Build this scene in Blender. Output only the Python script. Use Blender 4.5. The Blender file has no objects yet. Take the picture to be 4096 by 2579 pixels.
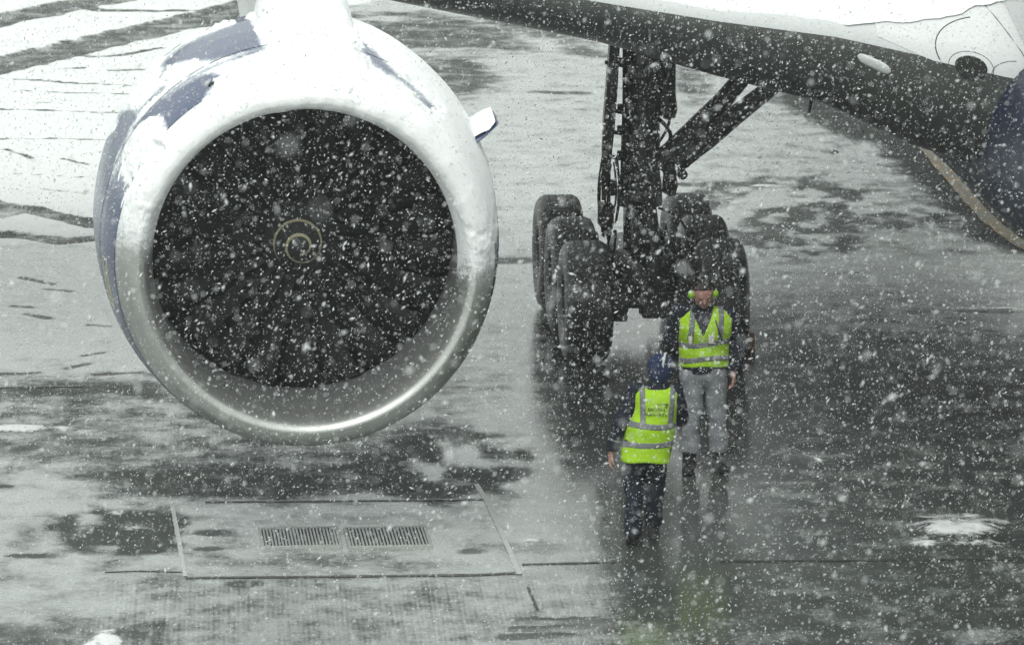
import bpy, math, random
import numpy as np
from mathutils import Vector, Matrix

# ------------------------------------------------------------------ camera, sky, sun, exposure
scene = bpy.context.scene
CAM_H, PITCH, FPX = 10.1, math.radians(10.93), 19600.0      # metres, down-tilt, focal length in photo pixels
cam_data = bpy.data.cameras.new('camera')
cam_data.sensor_width = 36.0
cam_data.lens = FPX / 4096.0 * 36.0
cam_data.clip_start = 0.5
cam_data.clip_end = 6000.0
cam_data.dof.use_dof = True
cam_data.dof.focus_distance = 44.5
cam_data.dof.aperture_fstop = 6.3
cam = bpy.data.objects.new('camera', cam_data)
cam.location = (0, 0, CAM_H)
cam.rotation_euler = (math.pi / 2 - PITCH, 0, 0)
scene.collection.objects.link(cam)
scene.camera = cam

SUN_EL, SUN_ROT = math.radians(52), math.radians(200)
world = bpy.data.worlds.new('World')
scene.world = world
world.use_nodes = True
wn = world.node_tree.nodes; wl = world.node_tree.links
wn.clear()
sky = wn.new('ShaderNodeTexSky'); sky.sky_type = 'NISHITA'; sky.sun_disc = False
sky.sun_elevation = SUN_EL; sky.sun_rotation = SUN_ROT
sky.air_density = 1.0; sky.dust_density = 6.0; sky.ozone_density = 1.0
bw = wn.new('ShaderNodeRGBToBW')                 # a closed cloud deck: no blue left in the sky
wl.new(sky.outputs[0], bw.inputs[0])
deck = wn.new('ShaderNodeMix'); deck.data_type = 'FLOAT'; deck.inputs[0].default_value = 0.8
wl.new(bw.outputs[0], deck.inputs[2]); deck.inputs[3].default_value = 9.0
tint = wn.new('ShaderNodeMix'); tint.data_type = 'RGBA'; tint.blend_type = 'MULTIPLY'; tint.inputs[0].default_value = 1.0
wl.new(deck.outputs[0], tint.inputs[6]); tint.inputs[7].default_value = (0.94, 1.0, 0.968, 1)
bg = wn.new('ShaderNodeBackground'); bg.inputs[1].default_value = 0.10
wl.new(tint.outputs[2], bg.inputs[0])
wo = wn.new('ShaderNodeOutputWorld'); wl.new(bg.outputs[0], wo.inputs[0])

sun_data = bpy.data.lights.new('sun', 'SUN')
sun_data.energy = 0.9; sun_data.angle = math.radians(40); sun_data.color = (1.0, 0.99, 0.96)
sun = bpy.data.objects.new('sun', sun_data)
sd = Vector((math.sin(SUN_ROT) * math.cos(SUN_EL), math.cos(SUN_ROT) * math.cos(SUN_EL), math.sin(SUN_EL)))
sun.rotation_euler = (-sd).to_track_quat('-Z', 'Y').to_euler()
sun.location = (0, 30, 40)
scene.collection.objects.link(sun)

scene.view_settings.view_transform = 'Standard'
scene.view_settings.look = 'None'
scene.view_settings.gamma = 1.0
scene.view_settings.use_curve_mapping = False
scene.view_settings.exposure = 0.6
scene.cycles.use_denoising = True
scene.cycles.max_bounces = 4; scene.cycles.diffuse_bounces = 2; scene.cycles.glossy_bounces = 2; scene.cycles.transmission_bounces = 1; scene.cycles.use_adaptive_sampling = True; scene.cycles.adaptive_threshold = .03
scene.cycles.sample_clamp_indirect = 6.0

random.seed(7)
rng = np.random.default_rng(11)
COL = scene.collection

# ------------------------------------------------------------------ helpers
def ray_angle(py):
    return PITCH + math.atan((py - 1289.5) / FPX)

def ground(px, py):
    """ground point (world x, y) seen at a photo pixel, used to survey the place"""
    cy = (1289.5 - py) / FPX; cx = (px - 2048) / FPX
    d = np.array([cx, math.cos(PITCH) + cy * math.sin(PITCH), -math.sin(PITCH) + cy * math.cos(PITCH)])
    t = CAM_H / -d[2]
    return (d[0] * t, d[1] * t)

def at(px, py, Y):
    """world point on a photo ray at world depth Y"""
    cy = (1289.5 - py) / FPX; cx = (px - 2048) / FPX
    d = np.array([cx, math.cos(PITCH) + cy * math.sin(PITCH), -math.sin(PITCH) + cy * math.cos(PITCH)])
    t = Y / d[1]
    return np.array([d[0] * t, Y, CAM_H + d[2] * t])

def to_px(P):
    P = np.asarray(P, float)
    zc = P[..., 1] * math.cos(PITCH) - (P[..., 2] - CAM_H) * math.sin(PITCH)
    yc = P[..., 1] * math.sin(PITCH) + (P[..., 2] - CAM_H) * math.cos(PITCH)
    return 2048 + FPX * P[..., 0] / zc, 1289.5 - FPX * yc / zc

def in_poly(x, y, poly):
    x = np.asarray(x); y = np.asarray(y)
    res = np.zeros(x.shape, bool)
    n = len(poly)
    for i in range(n):
        x0, y0 = poly[i]; x1, y1 = poly[(i + 1) % n]
        c = ((y0 > y) != (y1 > y)) & (x < (x1 - x0) * (y - y0) / (y1 - y0 + 1e-12) + x0)
        res ^= c
    return res

def seg_dist(x, y, pts):
    best = np.full(np.shape(x), 1e9)
    for (x0, y0), (x1, y1) in zip(pts[:-1], pts[1:]):
        dx, dy = x1 - x0, y1 - y0
        t = np.clip(((x - x0) * dx + (y - y0) * dy) / (dx * dx + dy * dy + 1e-12), 0, 1)
        best = np.minimum(best, np.hypot(x - x0 - t * dx, y - y0 - t * dy))
    return best

def sstep(a, b, x):
    t = np.clip((x - a) / (b - a), 0, 1)
    return t * t * (3 - 2 * t)

_LAT = rng.random((256, 256))
def vnoise(x, y):
    xi = np.floor(x).astype(int); yi = np.floor(y).astype(int)
    fx = x - xi; fy = y - yi
    fx = fx * fx * (3 - 2 * fx); fy = fy * fy * (3 - 2 * fy)
    a = _LAT[xi & 255, yi & 255]; b = _LAT[(xi + 1) & 255, yi & 255]
    c = _LAT[xi & 255, (yi + 1) & 255]; d = _LAT[(xi + 1) & 255, (yi + 1) & 255]
    return (a * (1 - fx) + b * fx) * (1 - fy) + (c * (1 - fx) + d * fx) * fy

def fbm(x, y, o=4):
    s = 0; a = 0.5; n = 0
    for i in range(o):
        s = s + a * vnoise(x * 2 ** i + 17.3 * i, y * 2 ** i + 5.1 * i); n += a; a *= 0.5
    return s / n

def link(o, parent=None):
    COL.objects.link(o)
    if parent is not None:
        o.parent = parent
    return o

def mesh_obj(name, V, F, mat, parent=None, smooth=True, mats=None, fmat=None):
    me = bpy.data.meshes.new(name)
    V = np.asarray(V, float).reshape(-1, 3)
    me.from_pydata(V.tolist(), [], [tuple(int(i) for i in f) for f in F] if not isinstance(F, np.ndarray) else F.tolist())
    if mats:
        for m in mats: me.materials.append(m)
        if fmat is not None:
            me.polygons.foreach_set('material_index', np.asarray(fmat, dtype=np.int32))
    else:
        me.materials.append(mat)
    if smooth:
        me.polygons.foreach_set('use_smooth', np.ones(len(me.polygons), bool))
    me.update()
    return link(bpy.data.objects.new(name, me), parent)

def share(name, me, parent, loc=(0, 0, 0), rot=(0, 0, 0), scale=(1, 1, 1)):
    o = bpy.data.objects.new(name, me)
    o.location = loc; o.rotation_euler = rot; o.scale = scale
    return link(o, parent)

def empty(name, loc=(0, 0, 0), rz=0.0):
    o = bpy.data.objects.new(name, None)
    o.location = loc; o.rotation_euler = (0, 0, rz); o.empty_display_size = 0.3
    return link(o)

def tag(o, label=None, cat=None, group=None, kind=None):
    if label: o['label'] = label
    if cat: o['category'] = cat
    if group: o['group'] = group
    if kind: o['kind'] = kind
    return o

def attr(o, name, vals):
    a = o.data.attributes.new(name, 'FLOAT', 'POINT')
    a.data.foreach_set('value', np.asarray(vals, dtype=np.float32).ravel())

def grid_faces(nu, nv, close_v=False):
    i, j = np.meshgrid(np.arange(nu - 1), np.arange(nv if close_v else nv - 1), indexing='ij')
    j2 = (j + 1) % nv
    return np.stack([i * nv + j, (i + 1) * nv + j, (i + 1) * nv + j2, i * nv + j2], -1).reshape(-1, 4)

class MB:
    """collects simple solids into one mesh"""
    def __init__(s): s.V = []; s.F = []
    def add(s, V, F):
        b = len(s.V); s.V += [tuple(v) for v in V]; s.F += [tuple(int(i) + b for i in f) for f in F]; return s
    def box(s, c, d, R=None, bev=0.0):
        hx, hy, hz = d[0] / 2, d[1] / 2, d[2] / 2
        bev = min(bev, hx * .9, hy * .9, hz * .9)
        if bev <= 0:
            V = [(x, y, z) for x in (-hx, hx) for y in (-hy, hy) for z in (-hz, hz)]
            F = [(0, 1, 3, 2), (4, 6, 7, 5), (0, 4, 5, 1), (2, 3, 7, 6), (0, 2, 6, 4), (1, 5, 7, 3)]
        else:
            V = []; idx = {}
            for sx in (-1, 1):
                for sy in (-1, 1):
                    for sz in (-1, 1):
                        for k in range(3):
                            p = [sx * (hx - bev), sy * (hy - bev), sz * (hz - bev)]
                            p[k] = (sx * hx, sy * hy, sz * hz)[k]
                            idx[(sx, sy, sz, k)] = len(V); V.append(tuple(p))
            F = []
            for k in range(3):
                a, b = [i for i in range(3) if i != k]
                for sg in (-1, 1):
                    q = []
                    for (u, w) in ((-1, -1), (1, -1), (1, 1), (-1, 1)):
                        t = [0, 0, 0]; t[k] = sg; t[a] = u; t[b] = w; q.append(idx[(t[0], t[1], t[2], k)])
                    F.append(q)
                for u in (-1, 1):
                    for w in (-1, 1):
                        t0 = [0, 0, 0]; t0[a] = u; t0[b] = w; t1 = list(t0); t0[k] = -1; t1[k] = 1
                        F.append([idx[(*t0, a)], idx[(*t1, a)], idx[(*t1, b)], idx[(*t0, b)]])
            for sx in (-1, 1):
                for sy in (-1, 1):
                    for sz in (-1, 1):
                        F.append([idx[(sx, sy, sz, k)] for k in range(3)])
        V = np.array(V)
        if R is not None: V = V @ np.array(R).T
        return s.add(V + np.array(c), F)
    def tube(s, pts, r, n=12, caps=True):
        pts = [np.array(p, float) for p in pts]
        rs = r if hasattr(r, '__len__') else [r] * len(pts)
        V = []; F = []
        prev = None
        for i, p in enumerate(pts):
            t = pts[min(i + 1, len(pts) - 1)] - pts[max(i - 1, 0)]
            t = t / (np.linalg.norm(t) + 1e-9)
            if prev is None:
                u = np.cross(t, (0, 0, 1.0))
                if np.linalg.norm(u) < 1e-3: u = np.cross(t, (1.0, 0, 0))
            else:
                u = prev - t * prev.dot(t)
            u /= np.linalg.norm(u); prev = u
            w = np.cross(t, u)
            for k in range(n):
                a = 2 * math.pi * k / n
                V.append(p + rs[i] * (math.cos(a) * u + math.sin(a) * w))
        for i in range(len(pts) - 1):
            for k in range(n):
                F.append((i * n + k, i * n + (k + 1) % n, (i + 1) * n + (k + 1) % n, (i + 1) * n + k))
        if caps:
            F.append(tuple(range(n))[::-1]); F.append(tuple((len(pts) - 1) * n + k for k in range(n)))
        return s.add(V, F)
    def lathe(s, prof, n=48, axis='x', c=(0, 0, 0), closed=False):
        """prof: list of (axial, radius)"""
        V = []; m = len(prof)
        for (a, r) in prof:
            for k in range(n):
                t = 2 * math.pi * k / n; u, w = r * math.cos(t), r * math.sin(t)
                V.append({'x': (a, u, w), 'y': (u, a, w), 'z': (u, w, a)}[axis])
        F = [(i * n + k, i * n + (k + 1) % n, (i + 1) * n + (k + 1) % n, (i + 1) * n + k) for i in range(m - 1) for k in range(n)]
        if closed:
            F += [((m - 1) * n + k, (m - 1) * n + (k + 1) % n, (k + 1) % n, k) for k in range(n)]
        return s.add(np.array(V) + np.array(c), F)
    def build(s, name, mat, parent=None, smooth=True, sharp=40):
        o = mesh_obj(name, s.V, s.F, mat, parent, smooth)
        if smooth and sharp:
            o.data.update()
            import bmesh
            bm = bmesh.new(); bm.from_mesh(o.data)
            bmesh.ops.recalc_face_normals(bm, faces=bm.faces)
            lim = math.radians(sharp)
            for e in bm.edges:
                if len(e.link_faces) == 2 and e.calc_face_angle(0) > lim: e.smooth = False
            bm.to_mesh(o.data); bm.free()
        return o

# ---- materials
class NT:
    def __init__(s, name):
        s.m = bpy.data.materials.new(name); s.m.use_nodes = True
        s.t = s.m.node_tree; s.N = s.t.nodes; s.L = s.t.links
        s.p = s.N['Principled BSDF']; s.out = s.N['Material Output']
    def new(s, t, **k):
        n = s.N.new(t)
        for a, b in k.items(): setattr(n, a, b)
        return n
    def _in(s, sock, v):
        if isinstance(v, bpy.types.NodeSocket): s.L.new(v, sock)
        elif v is not None: sock.default_value = v
    def coord(s, kind='Object'):
        return s.new('ShaderNodeTexCoord').outputs[kind]
    def pos(s): return s.new('ShaderNodeNewGeometry').outputs['Position']
    def mapping(s, v, scale=(1, 1, 1), rot=(0, 0, 0), loc=(0, 0, 0)):
        n = s.new('ShaderNodeMapping'); s.L.new(v, n.inputs[0])
        n.inputs['Scale'].default_value = scale; n.inputs['Rotation'].default_value = rot; n.inputs['Location'].default_value = loc
        return n.outputs[0]
    def noise(s, v, scale, detail=4, rough=.55, dist=0):
        n = s.new('ShaderNodeTexNoise'); s.L.new(v, n.inputs['Vector'])
        n.inputs['Scale'].default_value = scale; n.inputs['Detail'].default_value = detail
        n.inputs['Roughness'].default_value = rough; n.inputs['Distortion'].default_value = dist
        return n.outputs[0]
    def math(s, op, a, b=None, c=None, clamp=False):
        n = s.new('ShaderNodeMath', operation=op, use_clamp=clamp)
        s._in(n.inputs[0], a); s._in(n.inputs[1], b); s._in(n.inputs[2], c)
        return n.outputs[0]
    def remap(s, v, a, b, c=0.0, d=1.0, smooth=True):
        n = s.new('ShaderNodeMapRange'); n.interpolation_type = 'SMOOTHSTEP' if smooth else 'LINEAR'
        s._in(n.inputs[0], v); n.inputs[1].default_value = a; n.inputs[2].default_value = b
        n.inputs[3].default_value = c; n.inputs[4].default_value = d
        return n.outputs[0]
    def mix(s, f, a, b):
        n = s.new('ShaderNodeMix', data_type='RGBA'); s._in(n.inputs[0], f); s._in(n.inputs[6], a); s._in(n.inputs[7], b)
        return n.outputs[2]
    def mixf(s, f, a, b):
        n = s.new('ShaderNodeMix', data_type='FLOAT'); s._in(n.inputs[0], f); s._in(n.inputs[2], a); s._in(n.inputs[3], b)
        return n.outputs[0]
    def attr(s, name): return s.new('ShaderNodeAttribute', attribute_name=name).outputs['Fac']
    def bump(s, h, strength=.3, dist=.02, normal=None):
        n = s.new('ShaderNodeBump'); s.L.new(h, n.inputs['Height'])
        n.inputs['Strength'].default_value = strength; n.inputs['Distance'].default_value = dist
        if normal is not None: s.L.new(normal, n.inputs['Normal'])
        return n.outputs[0]
    def set(s, **k):
        for a, b in k.items(): s._in(s.p.inputs[a.replace('_', ' ')], b)
        return s

def c4(*c): return (*c, 1.0)

def simple(name, col, rough=.5, metal=0.0, var=.25, scale=6.0, bump=0.0, coat=0.0, bscale=40, ior=1.45):
    n = NT(name); v = n.coord()
    f = n.noise(v, scale, 5, .6)
    a = tuple(c * (1 - var) for c in col); b = tuple(min(1, c * (1 + var)) for c in col)
    n.set(Base_Color=n.mix(f, c4(*a), c4(*b)), Roughness=n.remap(f, .2, .8, max(.02, rough * .8), min(1, rough * 1.2)), Metallic=metal, IOR=ior)
    if coat: n.set(Coat_Weight=coat, Coat_Roughness=.08)
    if bump: n.set(Normal=n.bump(n.noise(v, bscale, 5, .6), bump, .01))
    return n.m

def frost_mat(name, col, rough=.3, coat=.6, dust=0.0, metal=0.0, use_attr=True, dust_scale=38, up=0.0):
    """paint or rubber with wind-blown frost lying on it in speckles"""
    n = NT(name); v = n.coord()
    fine = n.noise(v, dust_scale, 8, .72); mid = n.noise(v, 4.5, 5, .6); streak = n.noise(n.mapping(v, (9, 3, 30)), 1.0, 6, .7)
    s = n.math('ADD', n.math('MULTIPLY', fine, .8), n.math('ADD', n.math('MULTIPLY', mid, .45), n.math('MULTIPLY', streak, .5)))
    lev = n.math('ADD', n.attr('frost') if use_attr else 0.0, dust)
    if up:
        nz = n.new('ShaderNodeSeparateXYZ'); n.L.new(n.new('ShaderNodeNewGeometry').outputs['Normal'], nz.inputs[0])
        lev = n.math('ADD', lev, n.math('MULTIPLY', n.remap(nz.outputs[2], .35, 1.0), up))
    f = n.remap(n.math('ADD', s, lev), 1.05, 1.5)
    cn = n.noise(v, 7, 4)
    a = tuple(c * .8 for c in col); b = tuple(c * 1.2 for c in col)
    n.set(Base_Color=n.mix(f, n.mix(cn, c4(*a), c4(*b)), c4(.78, .81, .82)),
          Roughness=n.mixf(f, rough, .85), Metallic=n.mixf(f, metal, 0.0),
          Coat_Weight=n.mixf(f, coat, 0.0), Coat_Roughness=.12,
          Normal=n.bump(n.math('MULTIPLY', f, fine), .35, .006))
    return n.m

def snow_mat(name, col=(.83, .845, .845)):
    n = NT(name); v = n.coord()
    h = n.math('ADD', n.math('MULTIPLY', n.noise(v, 5, 5, .6), 1.0), n.math('MULTIPLY', n.noise(v, 60, 4, .6), .15))
    sp = n.remap(n.noise(v, 22, 3, .5), .70, .76)
    n.set(Base_Color=n.mix(sp, c4(*col), c4(.62, .64, .63)), Roughness=.75, Normal=n.bump(h, .32, .03))
    n.p.inputs['Subsurface Weight'].default_value = .0
    n.p.inputs['Specular IOR Level'].default_value = .25
    return n.m

M = {}
M['snow'] = snow_mat('lying_snow')
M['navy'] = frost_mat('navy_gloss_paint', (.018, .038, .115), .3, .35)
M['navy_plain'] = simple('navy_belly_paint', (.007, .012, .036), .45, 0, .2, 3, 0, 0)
M['lip'] = frost_mat('bare_metal_inlet_lip', (.44, .445, .43), .38, 0.0, metal=.8)
M['liner'] = simple('inlet_liner', (.13, .135, .132), .5, 0, .1, 20)
M['blade'] = simple('fan_blade_titanium', (.010, .0108, .0108), .7, .0, .2, 8)
M['spinner'] = simple('spinner_dark', (.03, .032, .034), .45, 0, .15, 10)
M['spiral'] = simple('spiral_paint', (.33, .305, .20), .6, 0, .15, 30)
M['wing_shade_grey'] = simple('wing_underside_shade', (.05, .055, .052), .36, 0, .2, 2.5, 0, .3)  # shade and dark ground reflection under the wing put into this colour
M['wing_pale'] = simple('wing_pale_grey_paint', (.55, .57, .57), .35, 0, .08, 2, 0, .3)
M['white_paint'] = simple('white_gloss_paint', (.62, .635, .635), .25, 0, .04, 2, 0, .4)
M['seam'] = simple('dark_seam', (.02, .022, .025), .7)
M['gear_metal'] = simple('gear_grey_metal', (.075, .08, .08), .42, .25, .3, 12, .15)
M['gear_dark'] = simple('gear_dark_metal', (.03, .032, .033), .5, .2, .3, 15, .15)
M['chrome'] = simple('oleo_chrome', (.28, .29, .29), .25, 1.0, .1)
M['hose'] = simple('hose_rubber', (.02, .02, .02), .5)
M['rim'] = simple('wheel_rim_grey', (.16, .165, .165), .45, .4, .3, 15)
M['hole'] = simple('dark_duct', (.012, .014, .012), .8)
M['lens'] = simple('frosted_lens', (.5, .52, .51), .3, 0, .1, 20)
# ------------------------------------------------------------------ the apron
def ground_material():
    n = NT('wet_slushy_concrete'); p = n.pos()
    big = n.noise(p, .35, 4, .5); n1 = n.noise(p, 2.2, 7, .62); n2 = n.noise(p, 17, 6, .65); n3 = n.noise(p, 75, 4, .6)
    S = n.attr('snow'); L = n.attr('slush'); G = n.attr('groove'); W = n.attr('film')
    a = math.radians(3.2)
    sep = n.new('ShaderNodeSeparateXYZ'); n.L.new(p, sep.inputs[0])
    u = n.math('ADD', n.math('MULTIPLY', sep.outputs[0], math.cos(a)), n.math('MULTIPLY', sep.outputs[1], math.sin(a)))
    gv = n.new('ShaderNodeCombineXYZ'); n.L.new(u, gv.inputs[0])
    n.L.new(n.math('MULTIPLY', sep.outputs[1], .05), gv.inputs[1])
    gn = n.noise(gv.outputs[0], 16.0, 3, .7)                                  # ragged long streaks
    gsin = n.math('SINE', n.math('MULTIPLY', n.math('ADD', u, n.math('MULTIPLY', gn, .02)), 2 * math.pi / .041))
    grv = n.math('MULTIPLY', G, n.math('ADD', n.math('MULTIPLY', gsin, .05), n.math('MULTIPLY', n.math('SUBTRACT', gn, .5), .8)))
    nn = n.math('ADD', n.math('MULTIPLY', n.math('SUBTRACT', n1, .5), 1.5), n.math('ADD', n.math('MULTIPLY', n.math('SUBTRACT', n2, .5), .75), n.math('MULTIPLY', n.math('SUBTRACT', n3, .5), .25)))
    snow = n.remap(n.math('ADD', S, n.math('MULTIPLY', nn, .95)), .30, .66)
    sl = n.remap(n.math('ADD', n.math('ADD', L, nn), grv), .20, .85)
    conc = n.mix(n.math('ADD', n.math('MULTIPLY', n1, .5), n.math('MULTIPLY', big, .5)), c4(.035, .04, .037), c4(.085, .092, .087))
    slc = n.mix(n1, c4(.30, .322, .31), c4(.43, .457, .443))
    col = n.mix(n.math('MULTIPLY', sl, .86), conc, slc)
    col = n.mix(snow, col, c4(.70, .715, .71))
    wet = n.remap(n.math('ADD', W, n.math('MULTIPLY', n.math('SUBTRACT', n1, .5), .5)), .25, .75)
    rough = n.mixf(snow, n.mixf(sl, n.mixf(wet, .62, n.remap(n1, .3, .7, .10, .18)), n.remap(n2, .3, .7, .20, .30)), .85)
    wav = n.noise(n.mapping(p, (1, .35, 1)), 6, 4, .6)
    h = n.math('ADD', n.math('MULTIPLY', L, n.math('MULTIPLY', n.noise(p, 17, 3, .6), .6)), n.math('MULTIPLY', wav, .10))
    n.set(Base_Color=col, Roughness=rough, IOR=n.mixf(sl, 1.36, 1.62), Normal=n.bump(h, .2, .010))
    n.L.new(n.mixf(wet, n.mixf(sl, .16, .5), .5), n.p.inputs['Specular IOR Level'])
    return n.m

fx = np.arange(-9.6, 9.6001, .05); fy = np.concatenate([np.arange(36.5, 60, .055), np.arange(60, 90, .085)])
far = np.array([1, 3, 7, 15, 30, 60, 120, 250, 500, 1000, 2000, 4000.])
gx = np.concatenate([-9.6 - far[::-1], fx, 9.6 + far]); gy = np.concatenate([36.5 - far[::-1], fy, fy[-1] + far])
GX, GY = np.meshgrid(gx, gy, indexing='ij')

S = np.zeros_like(GX); L = np.full_like(GX, .55); GR = np.full_like(GX, .08); WF = np.full_like(GX, .45)
wob = (fbm(GX * .8, GY * .8, 4) - .5)
wob2 = (fbm(GX * 3.1 + 40, GY * 3.1, 4) - .5)

def ell(px, py, rx, ry, soft=.5, wobble=.6):
    cx, cy = ground(px, py); y0 = ground(px, py + ry)[1]; y1 = ground(px, py - ry)[1]
    rxm = rx * cy / FPX * 1.02; rym = (y1 - y0) / 2
    d = np.hypot((GX - cx) / rxm, (GY - cy) / rym) + wobble * (wob + .6 * wob2)
    return 1 - sstep(1 - soft, 1 + soft, d)

def poly_mask(pts, soft=.4, wobble=1.0):
    w = [ground(*q) for q in pts]
    sd = seg_dist(GX, GY, w + [w[0]]) * np.where(in_poly(GX, GY, w), 1, -1)
    return sstep(-soft, soft, sd + wobble * (wob + .5 * wob2))

def stroke(pts, width, soft=.5, wobble=.12):
    w = [ground(*q) for q in pts]
    d = seg_dist(GX, GY, w) + wobble * wob2 * 2
    return 1 - sstep(width / 2 * (1 - soft), width / 2 * (1 + soft), d)

def paint(F, m, v): F += (v - F) * m

# slush left by the ploughs, thicker to the left, washed thin to the right
paint(L, poly_mask([(-900, 950), (900, 950), (900, 1480), (-900, 1500)], 1.2), .93)
paint(L, poly_mask([(1300, -300), (2480, -300), (2480, 1500), (1300, 1500)], 1.5), .80)
paint(L, poly_mask([(2480, -200), (4800, -200), (4800, 1150), (2480, 1150)], 1.5), .74)
paint(L, poly_mask([(2500, 1180), (4800, 1180), (4800, 2900), (2560, 2900)], 1.5), .27)
paint(L, poly_mask([(-900, 1530), (2300, 1530), (2300, 2000), (-900, 2000)], .8), .46)
paint(L, poly_mask([(-900, 2000), (2350, 2000), (2350, 2320), (-900, 2320)], .5), .76)
paint(L, poly_mask([(-900, 2320), (2350, 2320), (2350, 2900), (-900, 2900)], .5), .60)
# wet bare patches
paint(L, poly_mask([(1390, 60), (1700, 40), (1950, 95), (2120, 175), (2150, 205), (1900, 230), (2000, 290), (2015, 340), (1850, 400), (1740, 400), (1600, 300), (1480, 190)], .35, .6), .30)
paint(WF, poly_mask([(2480, 1100), (4900, 1000), (4900, 2900), (2450, 2900)], 1.5), 1.0); paint(WF, poly_mask([(2100, 1150), (3100, 1150), (3100, 2500), (2100, 2500)], 1.0), 1.0)
paint(WF, ell(900, 1915, 560, 85, .5), .12); paint(WF, ell(1700, 220, 420, 200, .5), .3); paint(WF, ell(500, 2130, 260, 110, .5), .2); paint(WF, ell(1850, 1850, 300, 115, .5), .2); paint(WF, ell(250, 1600, 500, 70, .5), .25)
paint(L, ell(1700, 215, 330, 22, .5), .62); paint(L, ell(1560, 75, 150, 10, .5), .7)
paint(L, poly_mask([(1800, 20), (2050, 60), (2420, 170), (2430, 230), (2250, 215), (2050, 120), (1900, 80)], .3), .35)
paint(L, stroke([(2150, 368), (2330, 374)], .25), .2)
paint(L, ell(2770, 330, 75, 60, .6), .30)
paint(L, stroke([(3200, 390), (3330, 460), (3500, 540), (3640, 580), (3750, 690), (3900, 830), (4060, 960), (4200, 1000)], .85, .6), .10)
paint(WF, stroke([(3150, 380), (3330, 460), (3500, 540), (3640, 580), (3750, 690), (3900, 830), (4060, 960), (4200, 1000)], 1.1, .5), .05)
paint(L, poly_mask([(2930, 740), (3250, 720), (3500, 830), (3720, 880), (3500, 930), (3420, 1010), (3000, 1090), (2880, 960)], .8), .58)
paint(L, stroke([(3350, 885), (3720, 880)], .35), .2); paint(L, ell(3360, 985, 55, 25, .6), .15); paint(L, ell(3080, 960, 120, 50), .3)
paint(L, ell(3500, 1230, 700, 110, .8), .50); paint(L, ell(3850, 1060, 300, 60, .8), .66)
paint(L, ell(2000, 1040, 200, 16, .6), .35); paint(L, stroke([(1970, 1045), (2140, 1043)], .3), .1)
paint(L, ell(320, 1555, 420, 26, .6), .24); paint(L, ell(300, 1650, 500, 40, .6), .52)
paint(L, ell(200, 1790, 420, 45, .6), .36)
paint(L, ell(900, 1925, 480, 62, .4), .22)
paint(L, ell(60, 1960, 260, 75, .7), .82); paint(L, ell(150, 2250, 330, 60, .7), .74)
paint(L, ell(480, 2130, 230, 105, .4, .9), .22)
paint(L, ell(1850, 1850, 300, 115, .35, .9), .14); paint(L, ell(1860, 1830, 170, 48, .5), .52)
paint(L, ell(1700, 1650, 420, 50, .8), .62); paint(L, ell(2050, 1700, 150, 60, .8), .55)
paint(L, ell(1200, 2040, 520, 26, .6), .72); paint(L, ell(1900, 2060, 240, 60, .7), .72)
paint(L, ell(1250, 2250, 520, 30, .7), .50); paint(L, ell(820, 2130, 110, 12, .5), .1); paint(L, ell(830, 2195, 55, 9, .5), .1)
paint(L, ell(2120, 2190, 160, 30, .5), .25); paint(L, ell(2120, 2165, 90, 14, .5), .8); paint(L, ell(1890, 2205, 60, 10, .5), .1)
paint(L, ell(2260, 2380, 300, 80, .8), .60); paint(L, ell(180, 2390, 260, 70, .6), .74)
paint(L, ell(200, 2540, 480, 55, .7), .26); paint(L, ell(980, 2335, 70, 12, .4), .02)
for q in ([(2130, 2478), (2380, 2485)], [(2080, 2515), (2350, 2505)], [(2040, 2545), (2280, 2540)]):
    paint(L, stroke(q, .16, .4), -.2)
paint(L, ell(3500, 1560, 700, 60, .9), .10); paint(L, ell(3000, 1950, 260, 120, .9), .40)
mott = poly_mask([(2850, 700), (3300, 700), (3760, 860), (3500, 950), (3450, 1030), (3000, 1120), (2800, 960)], 1.0) + .7 * ell(480, 2130, 300, 120, .6) + .6 * ell(1850, 1850, 330, 130, .6)
L += np.clip(mott, 0, 1) * (2.0 * (fbm(GX * 1.6 + 70, GY * 1.3, 4) - .5) + 2.6 * (fbm(GX * 4.2 + 20, GY * 2.6, 4) - .5))
paint(L, poly_mask([(2140, 1300), (2480, 1230), (3040, 1230), (3060, 1800), (2960, 2500), (2480, 2500), (2330, 1900)], .5, .4), .06); paint(WF, poly_mask([(2140, 1250), (3060, 1200), (3060, 1900), (2960, 2600), (2400, 2600), (2250, 1900)], .5, .4), 1.0)
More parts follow.
